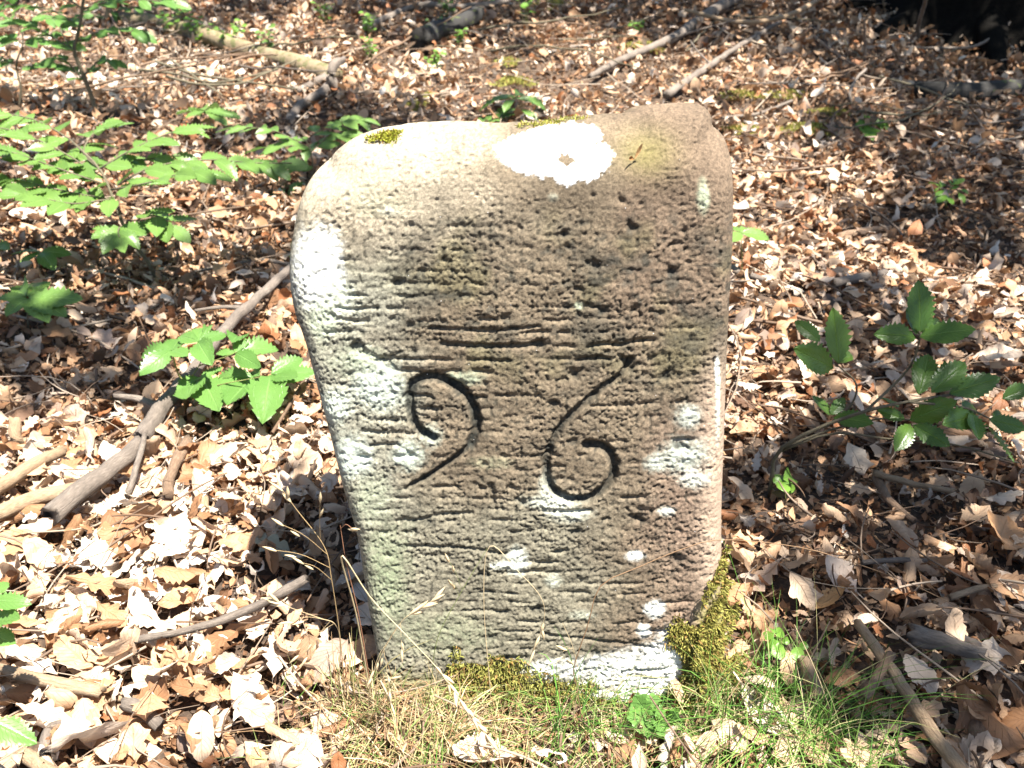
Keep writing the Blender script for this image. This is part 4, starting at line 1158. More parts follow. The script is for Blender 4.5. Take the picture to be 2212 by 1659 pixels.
leafy('beech_seedling', 'small green plant peeping over the top of the stone', 'seedling', (1125, 262), [[(1125, 240), (1115, 212)]],
      [((1113, 212), (1028, 209)), ((1113, 210), (1062, 199, .1)), ((1115, 212), (1190, 217)), ((1113, 208), (1130, 190, .12)), ((1113, 214), (1085, 224, -.1)), ((1124, 236), (1048, 240, -.05)), ((1124, 236), (1162, 248, -.08)), ((1120, 246), (1012, 258, -.1)), ((1116, 212), (1150, 204, .1))], M_BEECH, M_STEM, 'lance', None, 0.003)
leafy('beech_seedling', 'three leaved green seedling against the right edge of the stone', 'seedling', (1602, 618), [[(1603, 560), (1600, 505)]],
      [((1600, 502), (1562, 482, .05)), ((1600, 502), (1668, 508)), ((1600, 502), (1575, 520, -.06)), ((1600, 502), (1630, 488, .06))], M_BEECH, M_GSTEM, 'beech', None, 0.002)
leafy('beech_seedling', 'pair of green leaves hugging the left edge of the stone', 'seedling', (640, 585), [[(640, 560), (638, 542)]],
      [((638, 542), (634, 510, .04)), ((638, 544), (628, 556, -.04)), ((638, 542), (655, 525, .03))], M_BEECH, M_GSTEM, 'beech', None, 0.002, None)
# sapling in the upper left corner
sapling('beech_sapling', 'dark stemmed sapling with pale sunlit leaves in the upper left corner', 'sapling', (210, 262), [(200, 215), (175, 150), (160, 108), (172, 60), (180, 0), (185, -60)],
        [([(162, 110), (120, 85), (80, 60), (40, 50)], 6), ([(165, 90), (210, 70), (260, 62), (300, 70)], 6), ([(172, 60), (130, 30), (80, 15), (20, 10)], 6), ([(178, 20), (230, 5), (300, 0), (380, 5)], 6), ([(185, 180), (140, 130), (110, 128)], 4), ([(180, 165), (215, 130), (240, 130)], 4), ([(165, 120), (130, 62, .1), (150, 45, .1)], 4), ([(178, 20), (120, -20), (60, -20), (0, 10)], 5)],
        M_BRIGHT, M_STEM, 0.085, 'beech', None, 0.011)
sapling('beech_sapling', 'leafy pale green sapling at the far left edge above the large sapling', 'sapling', (40, 232), [(45, 190), (35, 140), (50, 90), (40, 40)],
        [([(40, 150), (90, 140), (140, 145)], 5), ([(38, 140), (0, 130), (-50, 130)], 4), ([(48, 95), (100, 90), (150, 95)], 5), ([(45, 90), (10, 80), (-40, 85)], 4), ([(45, 60), (90, 40), (140, 45)], 5), ([(42, 50), (0, 30), (-40, 35)], 4)], M_BRIGHT, M_STEM, 0.085, 'beech', None, 0.006)
sapling('beech_sapling', 'mossy stemmed sapling beside the end of the long tan log', 'sapling', (232, 62), [(232, 20), (228, -30)],
        [([(230, 30), (270, 20), (330, 10), (390, 15)], 6), ([(230, 40), (190, 30), (150, 40)], 4), ([(230, 20), (260, 35), (300, 40)], 4), ([(229, 0), (280, -10), (340, -5)], 5)], M_BRIGHT, M_STEM, 0.08, 'beech', None, 0.014)
# near shoot cut by the left edge
leafy('beech_shoot', 'near shoot of bright green leaves cut by the left edge of the picture', 'seedling', (-60, 1560), [[(-50, 1480, -.02), (-30, 1400, -.02), (-25, 1300, -.02)], [(-50, 1520, -.02), (-25, 1560, -.04)]],
      [((-25, 1555, -.12), (80, 1604, -.13)), ((-30, 1300, -.02), (60, 1290, -.02)), ((-28, 1340, -.02), (35, 1330, -.04)), ((-28, 1370, -.02), (22, 1378, -.04)), ((-30, 1300, -.02), (15, 1245, .02))], M_BRIGHT, M_GSTEM, 'beech', None, 0.002)
# herb leaves at the stone's foot
leafy('herb_seedling', 'pale lobed herb growing in front of the white lichen at the stone foot', 'herb', (1412, 1600), [[(1410, 1570, 0), (1402, 1545, 0)], [(1408, 1570), (1440, 1556)], [(1406, 1560), (1392, 1530)]],
      [((1402, 1545), (1372, 1505, 0)), ((1398, 1545), (1365, 1548, -.02)), ((1404, 1550), (1412, 1500, .01)), ((1440, 1556), (1420, 1530, 0)), ((1440, 1556), (1462, 1545, -.01)), ((1438, 1558), (1430, 1578, -.03)), ((1405, 1552), (1395, 1580, -.03))], M_BRIGHT, M_GSTEM, 'lobed', None, 0.0014, 0.75, (0.3, 0.9))
leafy('herb_seedling', 'small round leaved plant right of the mossy stone corner', 'herb', (1715, 1455), [[(1708, 1425), (1690, 1390), (1672, 1368)], [(1708, 1420), (1728, 1395)], [(1708, 1430), (1735, 1440)]],
      [((1672, 1368), (1650, 1376)), ((1672, 1368), (1672, 1348, .02)), ((1675, 1372), (1694, 1360, .01)), ((1685, 1385), (1662, 1400, -.01)), ((1688, 1388), (1706, 1382, 0)), ((1690, 1392), (1678, 1415, -.02)), ((1725, 1400), (1745, 1392, 0)), ((1728, 1398), (1722, 1425, -.02)), ((1735, 1440), (1752, 1432)), ((1712, 1420), (1695, 1432, -.02)), ((1688, 1380), (1668, 1388, .0))], M_SPRIG, M_GSTEM, 'round', None, 0.0014, None, (0.3, 0.8))
leafy('herb_seedling', 'tiny round leaved seedling below the stem of the right seedling', 'herb', (1700, 1082), [[(1695, 1060), (1690, 1042)]],
      [((1690, 1042), (1672, 1034)), ((1690, 1042), (1708, 1036)), ((1690, 1042), (1694, 1058, -.03)), ((1692, 1036), (1722, 1022, .02)), ((1690, 1040), (1680, 1022, .03)), ((1692, 1050), (1712, 1058, -.02))], M_SPRIG, M_GSTEM, 'round', None, 0.0014, None, (0.3, 0.6))
leafy('herb_seedling', 'lime green sprig on the mossy soil right of the stone top', 'herb', (1885, 296), [[(1886, 280), (1890, 265)]],
      [((1888, 268), (1850, 262)), ((1888, 268), (1916, 260)), ((1886, 275), (1872, 286, -.08)), ((1886, 278), (1900, 288, -.08)), ((1890, 265), (1880, 252, .1)), ((1890, 270), (1925, 270)), ((1887, 276), (1890, 292, -.1))], M_SPRIG, M_GSTEM, 'lobed', None, 0.003, None, (0.3, 0.8))
leafy('herb_seedling', 'bushy bright green sprig in the shaded leaves at right', 'herb', (2045, 450), [[(2045, 425), (2055, 400)], [(2045, 430), (2030, 405)], [(2050, 425), (2075, 410)]],
      [((2030, 405), (2012, 385, .05)), ((2030, 405), (2016, 412)), ((2032, 405), (2040, 388, .05)), ((2055, 400), (2050, 380, .05)), ((2055, 400), (2085, 385)), ((2052, 410), (2072, 400)), ((2075, 410), (2100, 415)), ((2070, 415), (2085, 432, -.05)), ((2045, 420), (2028, 430, -.05)), ((2045, 422), (2060, 440, -.06)), ((2040, 410), (2022, 420, -.03)), ((2060, 400), (2070, 384, .05))], M_SPRIG, M_GSTEM, 'lance', None, 0.003, None, (0.3, 0.8))


def sprig(px, py, h, label, nst=4, mat=None):
    base = G(px, py)
    root = thing('bilberry_sprig', label, 'sprig', base)
    for k in range(nst):
        a = random.uniform(0, 6.28); lean = random.uniform(0.1, 0.55)
        tip = Vector((math.cos(a) * lean * h, math.sin(a) * lean * h, h * random.uniform(0.7, 1.1)))
        pth = [Vector((0, 0, -0.005)), tip * 0.5 + Vector((0, 0, 0.1 * h)), tip]
        put_stem(root, Vector((0, 0, 0)), pth, 0.0025, 0.0012, M_GSTEM, 'stem', 7)
        for j in range(6):
            f = 0.35 + 0.65 * j / 5; q = pth[0].lerp(tip, f) + Vector((0, 0, 0.1 * h * math.sin(math.pi * f)))
            d = Vector((math.cos(a + j * 2.4), math.sin(a + j * 2.4), 0.3)) * random.uniform(0.022, 0.04) * (h / 0.15) ** 0.5
            put_leaf(root, Vector((0, 0, 0)), q, q + d, jitter_up(0.3, 0.4), 'round', mat or M_SPRIG)


for (px, py, h, lab) in ((372, 82, 0.16, 'lime sprig growing against the upper end of the tan log'), (415, 95, 0.18, 'bushy lime sprig in front of the middle of the tan log'), (448, 108, 0.14, 'small lime sprig hiding the lower edge of the log'),
                         (500, 118, 0.16, 'yellow green sprig standing below the log'), (575, 128, 0.16, 'dark green sprig where the log meets the twigs'), (800, 88, 0.14, 'green sprig beside the curved pale twig'), (806, 138, 0.12, 'green sprig in the leaves below the curved pale twig'),
                         (945, 92, 0.14, 'green sprig against the dark rotten log'), (968, 50, 0.18, 'tall green sprig behind the dark rotten log'), (1060, 25, 0.14, 'green sprig below the top end of the bent branch'), (1135, 70, 0.24, 'tall yellowish sprig on the bare soil'), (990, 105, 0.1, 'tiny sprig right of the rotten log'),
                         (1372, 85, 0.1, 'tiny sprig under the long pale branch'), (940, 165, 0.12, 'little sprig on the sunlit leaves behind the stone'), (700, 60, 0.14, 'lime sprig above the log')):
    sprig(px, py, h, lab, 4, M_BEECH if 'dark' in lab else M_SPRIG)


# ------------------------------------------------------------------ moss
def moss(name, label, cells, blade=0.011, dens=1.0, parent_pts=None, colr=((0.16, 0.16, 0.03), (0.34, 0.33, 0.08))):
    """cells: list of (centre point, normal, radius a, radius b, count)"""
    g = Geo(); r = np.random.default_rng(sum(map(ord, label)))
    P_ = []; D_ = []
    for (pt, nrm, ra, rb, cnt) in cells:
        nrm = Vector(nrm).normalized(); tx = nrm.cross(Vector((0, 1, 0.3))).normalized(); ty = nrm.cross(tx)
        n = int(cnt * dens); aa = r.uniform(0, 6.283, n); rr = np.sqrt(r.random(n)) * (1 + 0.35 * np.sin(aa * 3 + r.uniform(0, 6)))
        q = np.array(pt)[None] + (np.cos(aa) * rr * ra)[:, None] * np.array(tx)[None] + (np.sin(aa) * rr * rb)[:, None] * np.array(ty)[None]
        hump = (1 - np.clip(rr, 0, 1) ** 2) * min(ra, rb) * 0.22
        q += hump[:, None] * np.array(nrm)[None]
        d = np.array(nrm)[None] * r.uniform(0.3, 1.0, n)[:, None] + r.normal(0, 0.75, (n, 3))
        d /= np.linalg.norm(d, axis=1)[:, None]
        P_.append(q); D_.append(d)
    P_ = np.concatenate(P_); D_ = np.concatenate(D_); n = len(P_)
    L = blade * r.uniform(0.5, 1.4, n)
    side = np.cross(D_, r.normal(0, 1, (n, 3))); side /= np.linalg.norm(side, axis=1)[:, None]
    w = L * 0.13
    V = np.stack([P_ - side * w[:, None] * 0.4, P_ + side * w[:, None] * 0.4, P_ + D_ * L[:, None] * 0.6 + side * w[:, None], P_ + D_ * L[:, None] * 0.6 - side * w[:, None], P_ + D_ * L[:, None] + side * w[:, None] * 0.15 + np.array([0, 0, -0.12]) * L[:, None], P_ + D_ * L[:, None] - side * w[:, None] * 0.15 + np.array([0, 0, -0.12]) * L[:, None]], 1).reshape(-1, 3)
    b6 = np.arange(n)[:, None] * 6
    F = np.concatenate([b6 + np.array([[0, 1, 2, 3]]), b6 + np.array([[3, 2, 4, 5]])], 0)
    f = r.random(n)[:, None]
    c_ = np.array(colr[0])[None] * (1 - f) + np.array(colr[1])[None] * f
    br = r.random(n) < 0.12; c_[br] = (0.22, 0.13, 0.04)
    g.add(V, F, None, np.repeat(c_, 6, 0))
    org = P_.mean(0)
    o = obj(name, g.mesh(name, M_MOSS, org), None, org)
    return tag(o, label, 'moss')


def smoss(px, py, ra, rb, cnt, nrm=None, out=0.0):
    return (on_stone(px, py, out), tuple(nrm or N_AX), ra, rb, cnt)


moss('moss_cushion', 'olive moss climbing the middle of the stone foot', [smoss(1045, 1475, 0.03, 0.028, 700), smoss(1095, 1455, 0.022, 0.03, 450), smoss(1010, 1500, 0.035, 0.02, 500), smoss(1080, 1500, 0.05, 0.03, 900), smoss(1160, 1515, 0.05, 0.018, 700), smoss(1235, 1522, 0.05, 0.016, 600), smoss(1300, 1530, 0.035, 0.015, 400), smoss(985, 1450, 0.012, 0.03, 160), smoss(1050, 1530, 0.1, 0.022, 900), smoss(1100, 1485, 0.05, 0.035, 900), smoss(1200, 1500, 0.05, 0.022, 600)], 0.0065, 2.4, None, ((0.10, 0.10, 0.02), (0.25, 0.24, 0.06)))
moss('moss_cushion', 'yellow green moss wrapped round the right lower corner of the stone', [smoss(1545, 1320, 0.010, 0.05, 500, (0.6, -0.7, 0.3)), smoss(1540, 1400, 0.020, 0.05, 900, (0.5, -0.8, 0.3)), smoss(1500, 1390, 0.028, 0.035, 800), smoss(1465, 1370, 0.016, 0.02, 250), smoss(1520, 1450, 0.035, 0.05, 1300), smoss(1500, 1510, 0.04, 0.05, 1300), smoss(1540, 1490, 0.03, 0.06, 900, (0.5, -0.8, 0.3)), smoss(1550, 1250, 0.007, 0.035, 220, (0.6, -0.7, 0.3))], 0.0065, 2.6, None, ((0.11, 0.105, 0.02), (0.29, 0.265, 0.065)))
moss('moss_cushion', 'small bright moss cushion on the left shoulder of the stone', [smoss(820, 296, 0.016, 0.009, 500, (0, -0.4, 0.9)), smoss(840, 288, 0.010, 0.006, 200, (0, -0.4, 0.9))], 0.005, 1, None, ((0.22, 0.23, 0.02), (0.40, 0.40, 0.06)))
moss('moss_cushion', 'thin yellow moss along the top edge of the stone behind the white lichen', [smoss(1150, 268, 0.02, 0.006, 200, (0, -0.3, 0.95)), smoss(1190, 262, 0.018, 0.006, 200, (0, -0.3, 0.95)), smoss(1250, 253, 0.022, 0.005, 170, (0, -0.3, 0.95))], 0.004, 1, None, ((0.22, 0.23, 0.04), (0.42, 0.40, 0.09)))


def gmoss(px, py, ra, rb, cnt):
    return (G(px, py) + Vector((0, 0, 0.012)), (0, 0, 1), ra, rb, cnt)


for cells, lab in (([gmoss(1110, 185, .10, .14, 900), gmoss(1100, 140, .07, .12, 500)], 'olive moss patch on the bare soil behind the stone top'), ([gmoss(895, 235, .06, .12, 700), gmoss(930, 215, .05, .06, 300)], 'dark moss patch behind the left half of the stone top'),
                   ([gmoss(1605, 290, .09, .09, 900)], 'bright moss patch at the right shoulder of the stone'), ([gmoss(1745, 288, .12, .10, 900)], 'green moss patch on the little soil step at right'), ([gmoss(1600, 215, .12, .10, 600), gmoss(1700, 212, .12, .08, 500)], 'yellow moss patch behind the right end of the stone top'),
                   ([gmoss(1390, 108, .12, .16, 700)], 'moss patch under the long pale branch'), ([gmoss(1190, 20, .18, .2, 900)], 'mossy hummock at the top of the slope'), ([gmoss(1790, 250, .10, .06, 400)], 'thin moss patch beside the lime green sprig')):
    moss('moss_patch', lab, cells, 0.016, 1.3)

# ------------------------------------------------------------------ grass
def blades(name, clumps, cols, width, label, seed):
    """clumps: (px, py, radius, count, height, splay, lean x, lean y)"""
    g = Geo(); r = np.random.default_rng(seed)
    for (px, py, rad, cnt, hgt, splay, lx, ly) in clumps:
        base = G(px, py)
        for k in range(cnt):
            a, q = r.uniform(0, 6.283), math.sqrt(r.random()) * rad
            x, y = base.x + q * math.cos(a), base.y + q * math.sin(a)
            if y > 0.792 and -0.2 < x < 0.25: y = 0.792 - r.random() * 0.02
            z = float(ground_z(x, y)) - 0.003
            L = hgt * r.uniform(0.45, 1.2); a2 = r.uniform(0, 6.283); sp = splay * r.uniform(0.2, 1.3)
            dx, dy = math.cos(a2) * sp + lx, math.sin(a2) * sp + ly
            n = 6; t_ = np.linspace(0, 1, n)
            hx = x + dx * L * t_ ** 1.6; hy = y + dy * L * t_ ** 1.6; droop = min(1.0, math.hypot(dx, dy))
            hz = z + L * (t_ * (1 - 0.25 * droop) - 0.42 * droop * t_ ** 2.6)
            hz = np.maximum(hz, ground_z(hx, hy) + 0.004)
            pth = np.stack([hx, hy, hz], 1)
            if hy.max() > 0.79:
                hid = (hy > 0.786) & (hx > -0.21) & (hx < 0.245)
                pth[hid, 1] = 0.786
            sd = np.array([math.sin(a2 + 0.6), -math.cos(a2 + 0.6), 0.15]); w = width * r.uniform(0.6, 1.3) * (1 - 0.85 * t_ ** 2)
            V = np.concatenate([pth - sd * w[:, None], pth + sd * w[:, None]])
            i = np.arange(n - 1); F = np.stack([i, i + n, i + n + 1, i + 1], 1)
            f = r.random(); c0 = np.array(cols[r.integers(len(cols))]); 
            tcol = c0[None] * (0.7 + 0.5 * f) * np.ones((2 * n, 1))
            g.add(V, F, None, tcol)
    o = obj(name, g.mesh(name, M_TINT)); tag(o, label, 'grass', None, 'stuff')
    return o


GREEN = [(0.07, 0.17, 0.022), (0.11, 0.22, 0.035), (0.17, 0.26, 0.06), (0.05, 0.12, 0.02), (0.28, 0.26, 0.12)]
STRAW = [(0.40, 0.31, 0.17), (0.50, 0.41, 0.25), (0.33, 0.19, 0.10), (0.36, 0.31, 0.14), (0.20, 0.25, 0.08), (0.24, 0.15, 0.08)]
blades('green_grass', [(1660, 1590, .03, 45, .24, .95, .15, -.05), (1740, 1630, .03, 40, .25, 1.0, .2, -.05), (1560, 1570, .03, 35, .20, 1.0, -.1, -.1), (1230, 1590, .03, 30, .18, .9, 0, -.1), (1690, 1620, .09, 90, .17, .85, .1, -.1), (1600, 1560, .07, 80, .13, .9, .15, -.1), (1790, 1640, .08, 80, .15, .8, .2, 0), (1540, 1600, .07, 90, .11, .8, 0, -.1), (1400, 1625, .07, 60, .10, .7, 0, -.1), (1250, 1620, .08, 70, .09, .8, 0, -.1),
                       (1120, 1600, .08, 80, .08, .8, 0, -.1), (1000, 1640, .08, 60, .08, .7, 0, 0), (850, 1600, .08, 50, .07, .7, 0, 0), (1330, 1560, .05, 50, .10, .6, .1, -.1), (1640, 1480, .04, 50, .11, .9, .3, 0), (1700, 1690, .11, 90, .13, .8, 0, 0), (1350, 1690, .12, 110, .09, .8, 0, 0), (1870, 1680, .05, 50, .12, .8, -.1, 0), (700, 1560, .08, 30, .07, .6, 0, 0)],
       GREEN, 0.0008, 'fine green grass growing along the foot of the stone', 21)
blades('dry_grass', [(790, 1600, .05, 120, .10, 1.0, 0, 0), (820, 1560, .03, 70, .12, .8, 0, 0), (900, 1630, .05, 170, .10, 1.0, 0, 0), (960, 1590, .03, 90, .10, 1, 0, 0), (1010, 1600, .05, 120, .08, 1.0, 0, 0), (700, 1640, .06, 80, .08, 1.0, 0, 0), (1100, 1560, .06, 80, .06, 1, 0, 0), (760, 1540, .03, 40, .15, .5, 0, 0), (880, 1530, .06, 70, .10, .8, 0, -.1), (1150, 1640, .09, 120, .07, .9, 0, 0), (1290, 1610, .08, 80, .07, .9, 0, 0), (1560, 1500, .04, 60, .10, .8, .2, 0),
                     (1500, 1640, .08, 70, .07, .9, 0, 0), (850, 1690, .15, 230, .08, .9, 0, 0), (1100, 1690, .12, 150, .07, .9, 0, 0), (1640, 1600, .06, 50, .11, .8, .1, 0), (1750, 1540, .06, 30, .1, .9, 0, 0), (790, 1490, .04, 35, .10, .6, -.1, -.1)],
       STRAW, 0.0009, 'dry straw coloured grass at the foot of the stone', 22)


def seed_stalk(label, pts, depths, heads=(), r=0.0011, colr=(0.50, 0.38, 0.20), spike=None, name='grass_stalk'):
    r = r * 0.62
    W = [A(p[0], p[1], d) for p, d in zip(pts, depths)]
    b0 = W[0].copy()
    root = thing(name, label, 'grass stalk', b0)
    g = Geo(); pth = smooth_path([w - b0 for w in W], 34)
    V, F, uv = tube_geo(pth, np.linspace(r, r * 0.45, 34), 5, 0.1, 3, False)
    g.add(V, F, uv, np.array(colr))
    obj('stem', g.mesh('stem', M_TINT), root)

    def spikelet(q, d, L, w):
        Vq, Fq, uvq = tube_geo(np.array([q + d * L * k / 4 for k in range(5)]), np.array([0.25, 0.9, 1.0, 0.6, 0.1]) * w, 5, 0, 1, False)
        gg = Geo(); gg.add(Vq, Fq, uvq, np.array((0.62, 0.50, 0.31)) * random.uniform(0.85, 1.1)); obj('spikelet', gg.mesh('spikelet', M_TINT), root)
    for (hx, hy, hd, tx, ty) in heads:                   # a fine side branch that ends in a husk
        s0 = A(hx, hy, hd); tip = A(tx, ty, hd - 0.01)
        k = int(np.argmin(np.linalg.norm(pth + np.array(b0) - np.array(s0), axis=1)))
        q0 = Vector(pth[k]); q1 = tip - b0
        gg = Geo(); Vq, Fq, uvq = tube_geo(smooth_path([q0, (q0 + q1) / 2 + Vector((0, 0, 0.006)), q1], 8), r * 0.4, 4, 0, 1, False); gg.add(Vq, Fq, uvq, np.array(colr)); obj('side_stem', gg.mesh('side_stem', M_TINT), root)
        d = (q1 - q0).normalized()
        spikelet(q1 - d * 0.004, d, 0.016, 0.0017)
        spikelet(q0.lerp(q1, 0.6), (d + Vector((0.2, 0, -0.2))).normalized(), 0.013, 0.0014)
    if spike:
        f0, f1, n = spike
        for k in range(n):
            f = f0 + (f1 - f0) * k / (n - 1); kk = min(32, int(f * 33)); q = Vector(pth[kk]); d = Vector(pth[kk + 1] - pth[kk]).normalized()
            d = (d + Vector((random.gauss(0, .25), random.gauss(0, .2), random.gauss(0, .25)))).normalized()
            spikelet(q, d, random.uniform(0.014, 0.022), random.uniform(0.0015, 0.0024))
    return root


seed_stalk('tall straw stalk bent over with a heavy pale seed head hanging before the stone', [(800, 1500), (770, 1330), (737, 1200), (800, 1290), (880, 1375), (950, 1450), (1010, 1535), (1078, 1622)], [.76, .73, .70, .70, .69, .68, .67, .665], (), 0.0015, (0.55, 0.45, 0.27), (0.72, 0.99, 22))
seed_stalk('thin stalk with drooping pale spikelets against the dark shadow left of the stone', [(745, 1500), (735, 1380), (716, 1250), (700, 1180), (640, 1100), (600, 1045)], [.76, .75, .74, .74, .74, .74], ((712, 1230, .74, 590, 1188), (708, 1200, .74, 606, 1132), (690, 1160, .74, 692, 1080), (716, 1250, .74, 650, 1215)), 0.0010, (0.45, 0.32, 0.16), (0.85, 0.99, 4))
seed_stalk('reddish straight grass stem with a dry tip left of the stone', [(800, 1480), (775, 1330), (748, 1215), (735, 1135)], [.76, .75, .74, .74], ((737, 1140, .74, 762, 1143),), 0.0012, (0.34, 0.17, 0.10))
seed_stalk('loose straw panicle with side branches left of the stone foot', [(795, 1560), (800, 1480), (830, 1400), (870, 1340), (900, 1320), (945, 1290)], [.74, .73, .71, .70, .70, .70], ((860, 1350, .70, 800, 1470), (840, 1390, .71, 805, 1455), (865, 1345, .70, 868, 1410), (830, 1400, .71, 842, 1500), (800, 1480, .73, 850, 1465)), 0.0010, (0.52, 0.42, 0.25), (0.7, 0.98, 8))
seed_stalk('low curved stalk with dangling husks before the shadow', [(730, 1520), (735, 1400), (725, 1350), (690, 1335), (620, 1310), (600, 1300)], [.75, .73, .72, .72, .72, .72], ((720, 1345, .72, 640, 1420), (715, 1343, .72, 660, 1425), (700, 1338, .72, 625, 1345)), 0.0010, (0.48, 0.36, 0.2), (0.8, 0.99, 5))
seed_stalk('slender green stem leaning across the lower left of the stone face', [(928, 1520), (932, 1470), (945, 1380), (990, 1290), (1052, 1185)], [.76, .76, .755, .755, .76], ((1000, 1270, .755, 968, 1210), (990, 1290, .755, 975, 1262)), 0.0010, (0.20, 0.24, 0.08))
seed_stalk('fine drooping straw with a white spikelet tip on the middle of the stone', [(1060, 1500), (1045, 1300), (1058, 1180), (1120, 1235), (1168, 1290), (1175, 1340), (1150, 1418)], [.75, .755, .76, .755, .75, .75, .745], (), 0.0009, (0.52, 0.42, 0.26), (0.86, 0.99, 5))
seed_stalk('long brown kinked stem arching over the lower right of the stone', [(1262, 1590), (1245, 1480), (1240, 1440), (1270, 1350), (1297, 1266), (1380, 1225), (1474, 1186), (1555, 1166), (1688, 1176), (1808, 1203), (2008, 1279), (2141, 1366), (2230, 1470)], [.75, .75, .75, .755, .76, .765, .77, .78, .82, .83, .83, .80, .76], (), 0.0013, (0.24, 0.15, 0.085))
seed_stalk('upright pale straw in the grass right of the stone', [(1850, 1680), (1810, 1580), (1765, 1456), (1716, 1349)], [.72, .73, .75, .77], (), 0.0012, (0.55, 0.43, 0.27))
seed_stalk('brown straw leaning over the white pointed leaf', [(1500, 1625), (1560, 1530), (1618, 1439), (1675, 1326)], [.73, .75, .77, .79], (), 0.0011, (0.38, 0.25, 0.15))
seed_stalk('thick flattened straw lying in the dry grass below the stone', [(850, 1680), (860, 1590), (845, 1520), (822, 1470)], [.69, .72, .74, .75], (), 0.0034, (0.50, 0.40, 0.28), None, 'dry_stem')
seed_stalk('bleached straw lying flat at the bottom left of the grass', [(690, 1640), (760, 1622), (860, 1645)], [.70, .71, .70], (), 0.0028, (0.66, 0.56, 0.40), None, 'dry_stem')
seed_stalk('faint pale panicle on the lower middle of the stone', [(1235, 1560), (1250, 1470), (1238, 1400), (1215, 1345)], [.755, .757, .76, .765], ((1240, 1410, .76, 1214, 1400), (1238, 1400, .76, 1202, 1425), (1245, 1440, .758, 1232, 1430)), 0.0008, (0.5, 0.4, 0.24))


# ------------------------------------------------------------------ leaves that stand out
def show_leaf(label, px, py, L, W, yaw, pitch, rl, colr, kind='beech', curl=0.5, rollu=0.4, lift=0.03, crumple=0.06, y=None):
    V, F, uv = leaf_geo(L, W, kind, 6, 16, curl, rollu, 0.05, 0.018, crumple, 0.3, sum(map(ord, label)) % 97, True)
    V = V - V.mean(0)
    p = A(px, py, y) if y else G(px, py, lift)
    R = rot_mats(np.array([yaw]), np.array([pitch]), np.array([rl]))[0]
    g = Geo(); g.add(V @ R.T, F, uv, np.array(colr))
    o = obj('fallen_leaf', g.mesh('fallen_leaf', M_DEADS), None, p)
    return tag(o, label, 'leaf')


show_leaf('white pointed dry leaf standing on edge in the grass by the mossy corner', 1640, 1530, 0.080, 0.034, -2.55, -0.55, 0.35, (0.70, 0.60, 0.46), 'plain', 0.5, 0.7, 0.03)
show_leaf('folded pale leaf catching the sun right of the stone', 1815, 1240, 0.075, 0.05, 0.8, 0.25, -0.35, (0.66, 0.53, 0.42), 'beech', 1.1, 0.8, 0.03)
show_leaf('ribbed orange brown beech leaf curled on dark soil right of the stone', 1790, 1292, 0.062, 0.034, -1.2, 0.1, -0.2, (0.52, 0.30, 0.13), 'beech', 0.5, 0.4, 0.025)
show_leaf('large ribbed brown leaf at the right edge', 2172, 1145, 0.105, 0.07, -0.5, -0.3, 0.35, (0.45, 0.25, 0.12), 'beech', 0.4, 0.5, 0.05)
show_leaf('pale ragged leaf leaning beside the right flank of the stone', 1645, 1245, 0.080, 0.052, 2.2, -0.5, 0.1, (0.62, 0.45, 0.33), 'oak', 0.4, 0.3, 0.03)
show_leaf('grey lobed leaf in the shadow left of the stone', 605, 1185, 0.085, 0.055, 1.3, 0.15, 0.1, (0.34, 0.33, 0.24), 'oak', 0.3, 0.1, 0.03)
show_leaf('large greyish leaf lying left of the light green plant', 225, 735, 0.095, 0.065, 0.7, 0.1, -0.1, (0.42, 0.31, 0.24), 'lobed', 0.3, 0.2, 0.03)
show_leaf('big curled brown leaf at lower left', 535, 1500, 0.070, 0.045, 2.0, -0.2, 0.4, (0.46, 0.27, 0.14), 'beech', 0.9, 0.9, 0.03)
show_leaf('rounded tan leaf standing near the dry grass', 520, 1462, 0.06, 0.045, 0.1, -0.6, 0.1, (0.56, 0.38, 0.24), 'beech', 0.5, 0.6, 0.03)
show_leaf('flat grey leaf beside the left edge of the stone', 640, 712, 0.06, 0.04, 1.4, 0.1, 0.1, (0.34, 0.30, 0.27), 'beech', 0.1, 0.1, 0.02)
show_leaf('pale wide leaf below the stone in the grass', 1040, 1622, 0.075, 0.05, 1.35, -0.2, 0.15, (0.62, 0.50, 0.37), 'beech', 0.3, 0.4, 0.03)
# bud scale caught on the stone
V, F, uv = leaf_geo(0.020, 0.005, 'plain', 4, 8, 0.6, 1.2, 0, 0, 0.02, 0.2, 5)
p = on_stone(1370, 345, 0.004)
g = Geo(); R = Matrix((tuple(S_AX), tuple(T_AX), tuple(N_AX))).transposed().to_3x3() @ Matrix.Rotation(-0.42, 3, 'Z')
g.add(np.array([tuple(R @ Vector(v)) for v in V]), F, uv, np.array((0.60, 0.36, 0.16)))
Vd, Fd, uvd = leaf_geo(0.010, 0.006, 'plain', 4, 6, 1.5, 1.0, 0, 0, 0.05, 0.2, 6)
R2 = Matrix((tuple(S_AX), tuple(T_AX), tuple(N_AX))).transposed().to_3x3() @ Matrix.Rotation(1.2, 3, 'Z')
g.add(np.array([tuple(R2 @ Vector(v)) for v in Vd]), Fd, uvd, np.array((0.34, 0.17, 0.06)))
tag(obj('bud_scale', g.mesh('bud_scale', M_DEADS), None, p), 'small curled orange bud scale stuck on the upper right of the stone', 'bud scale')

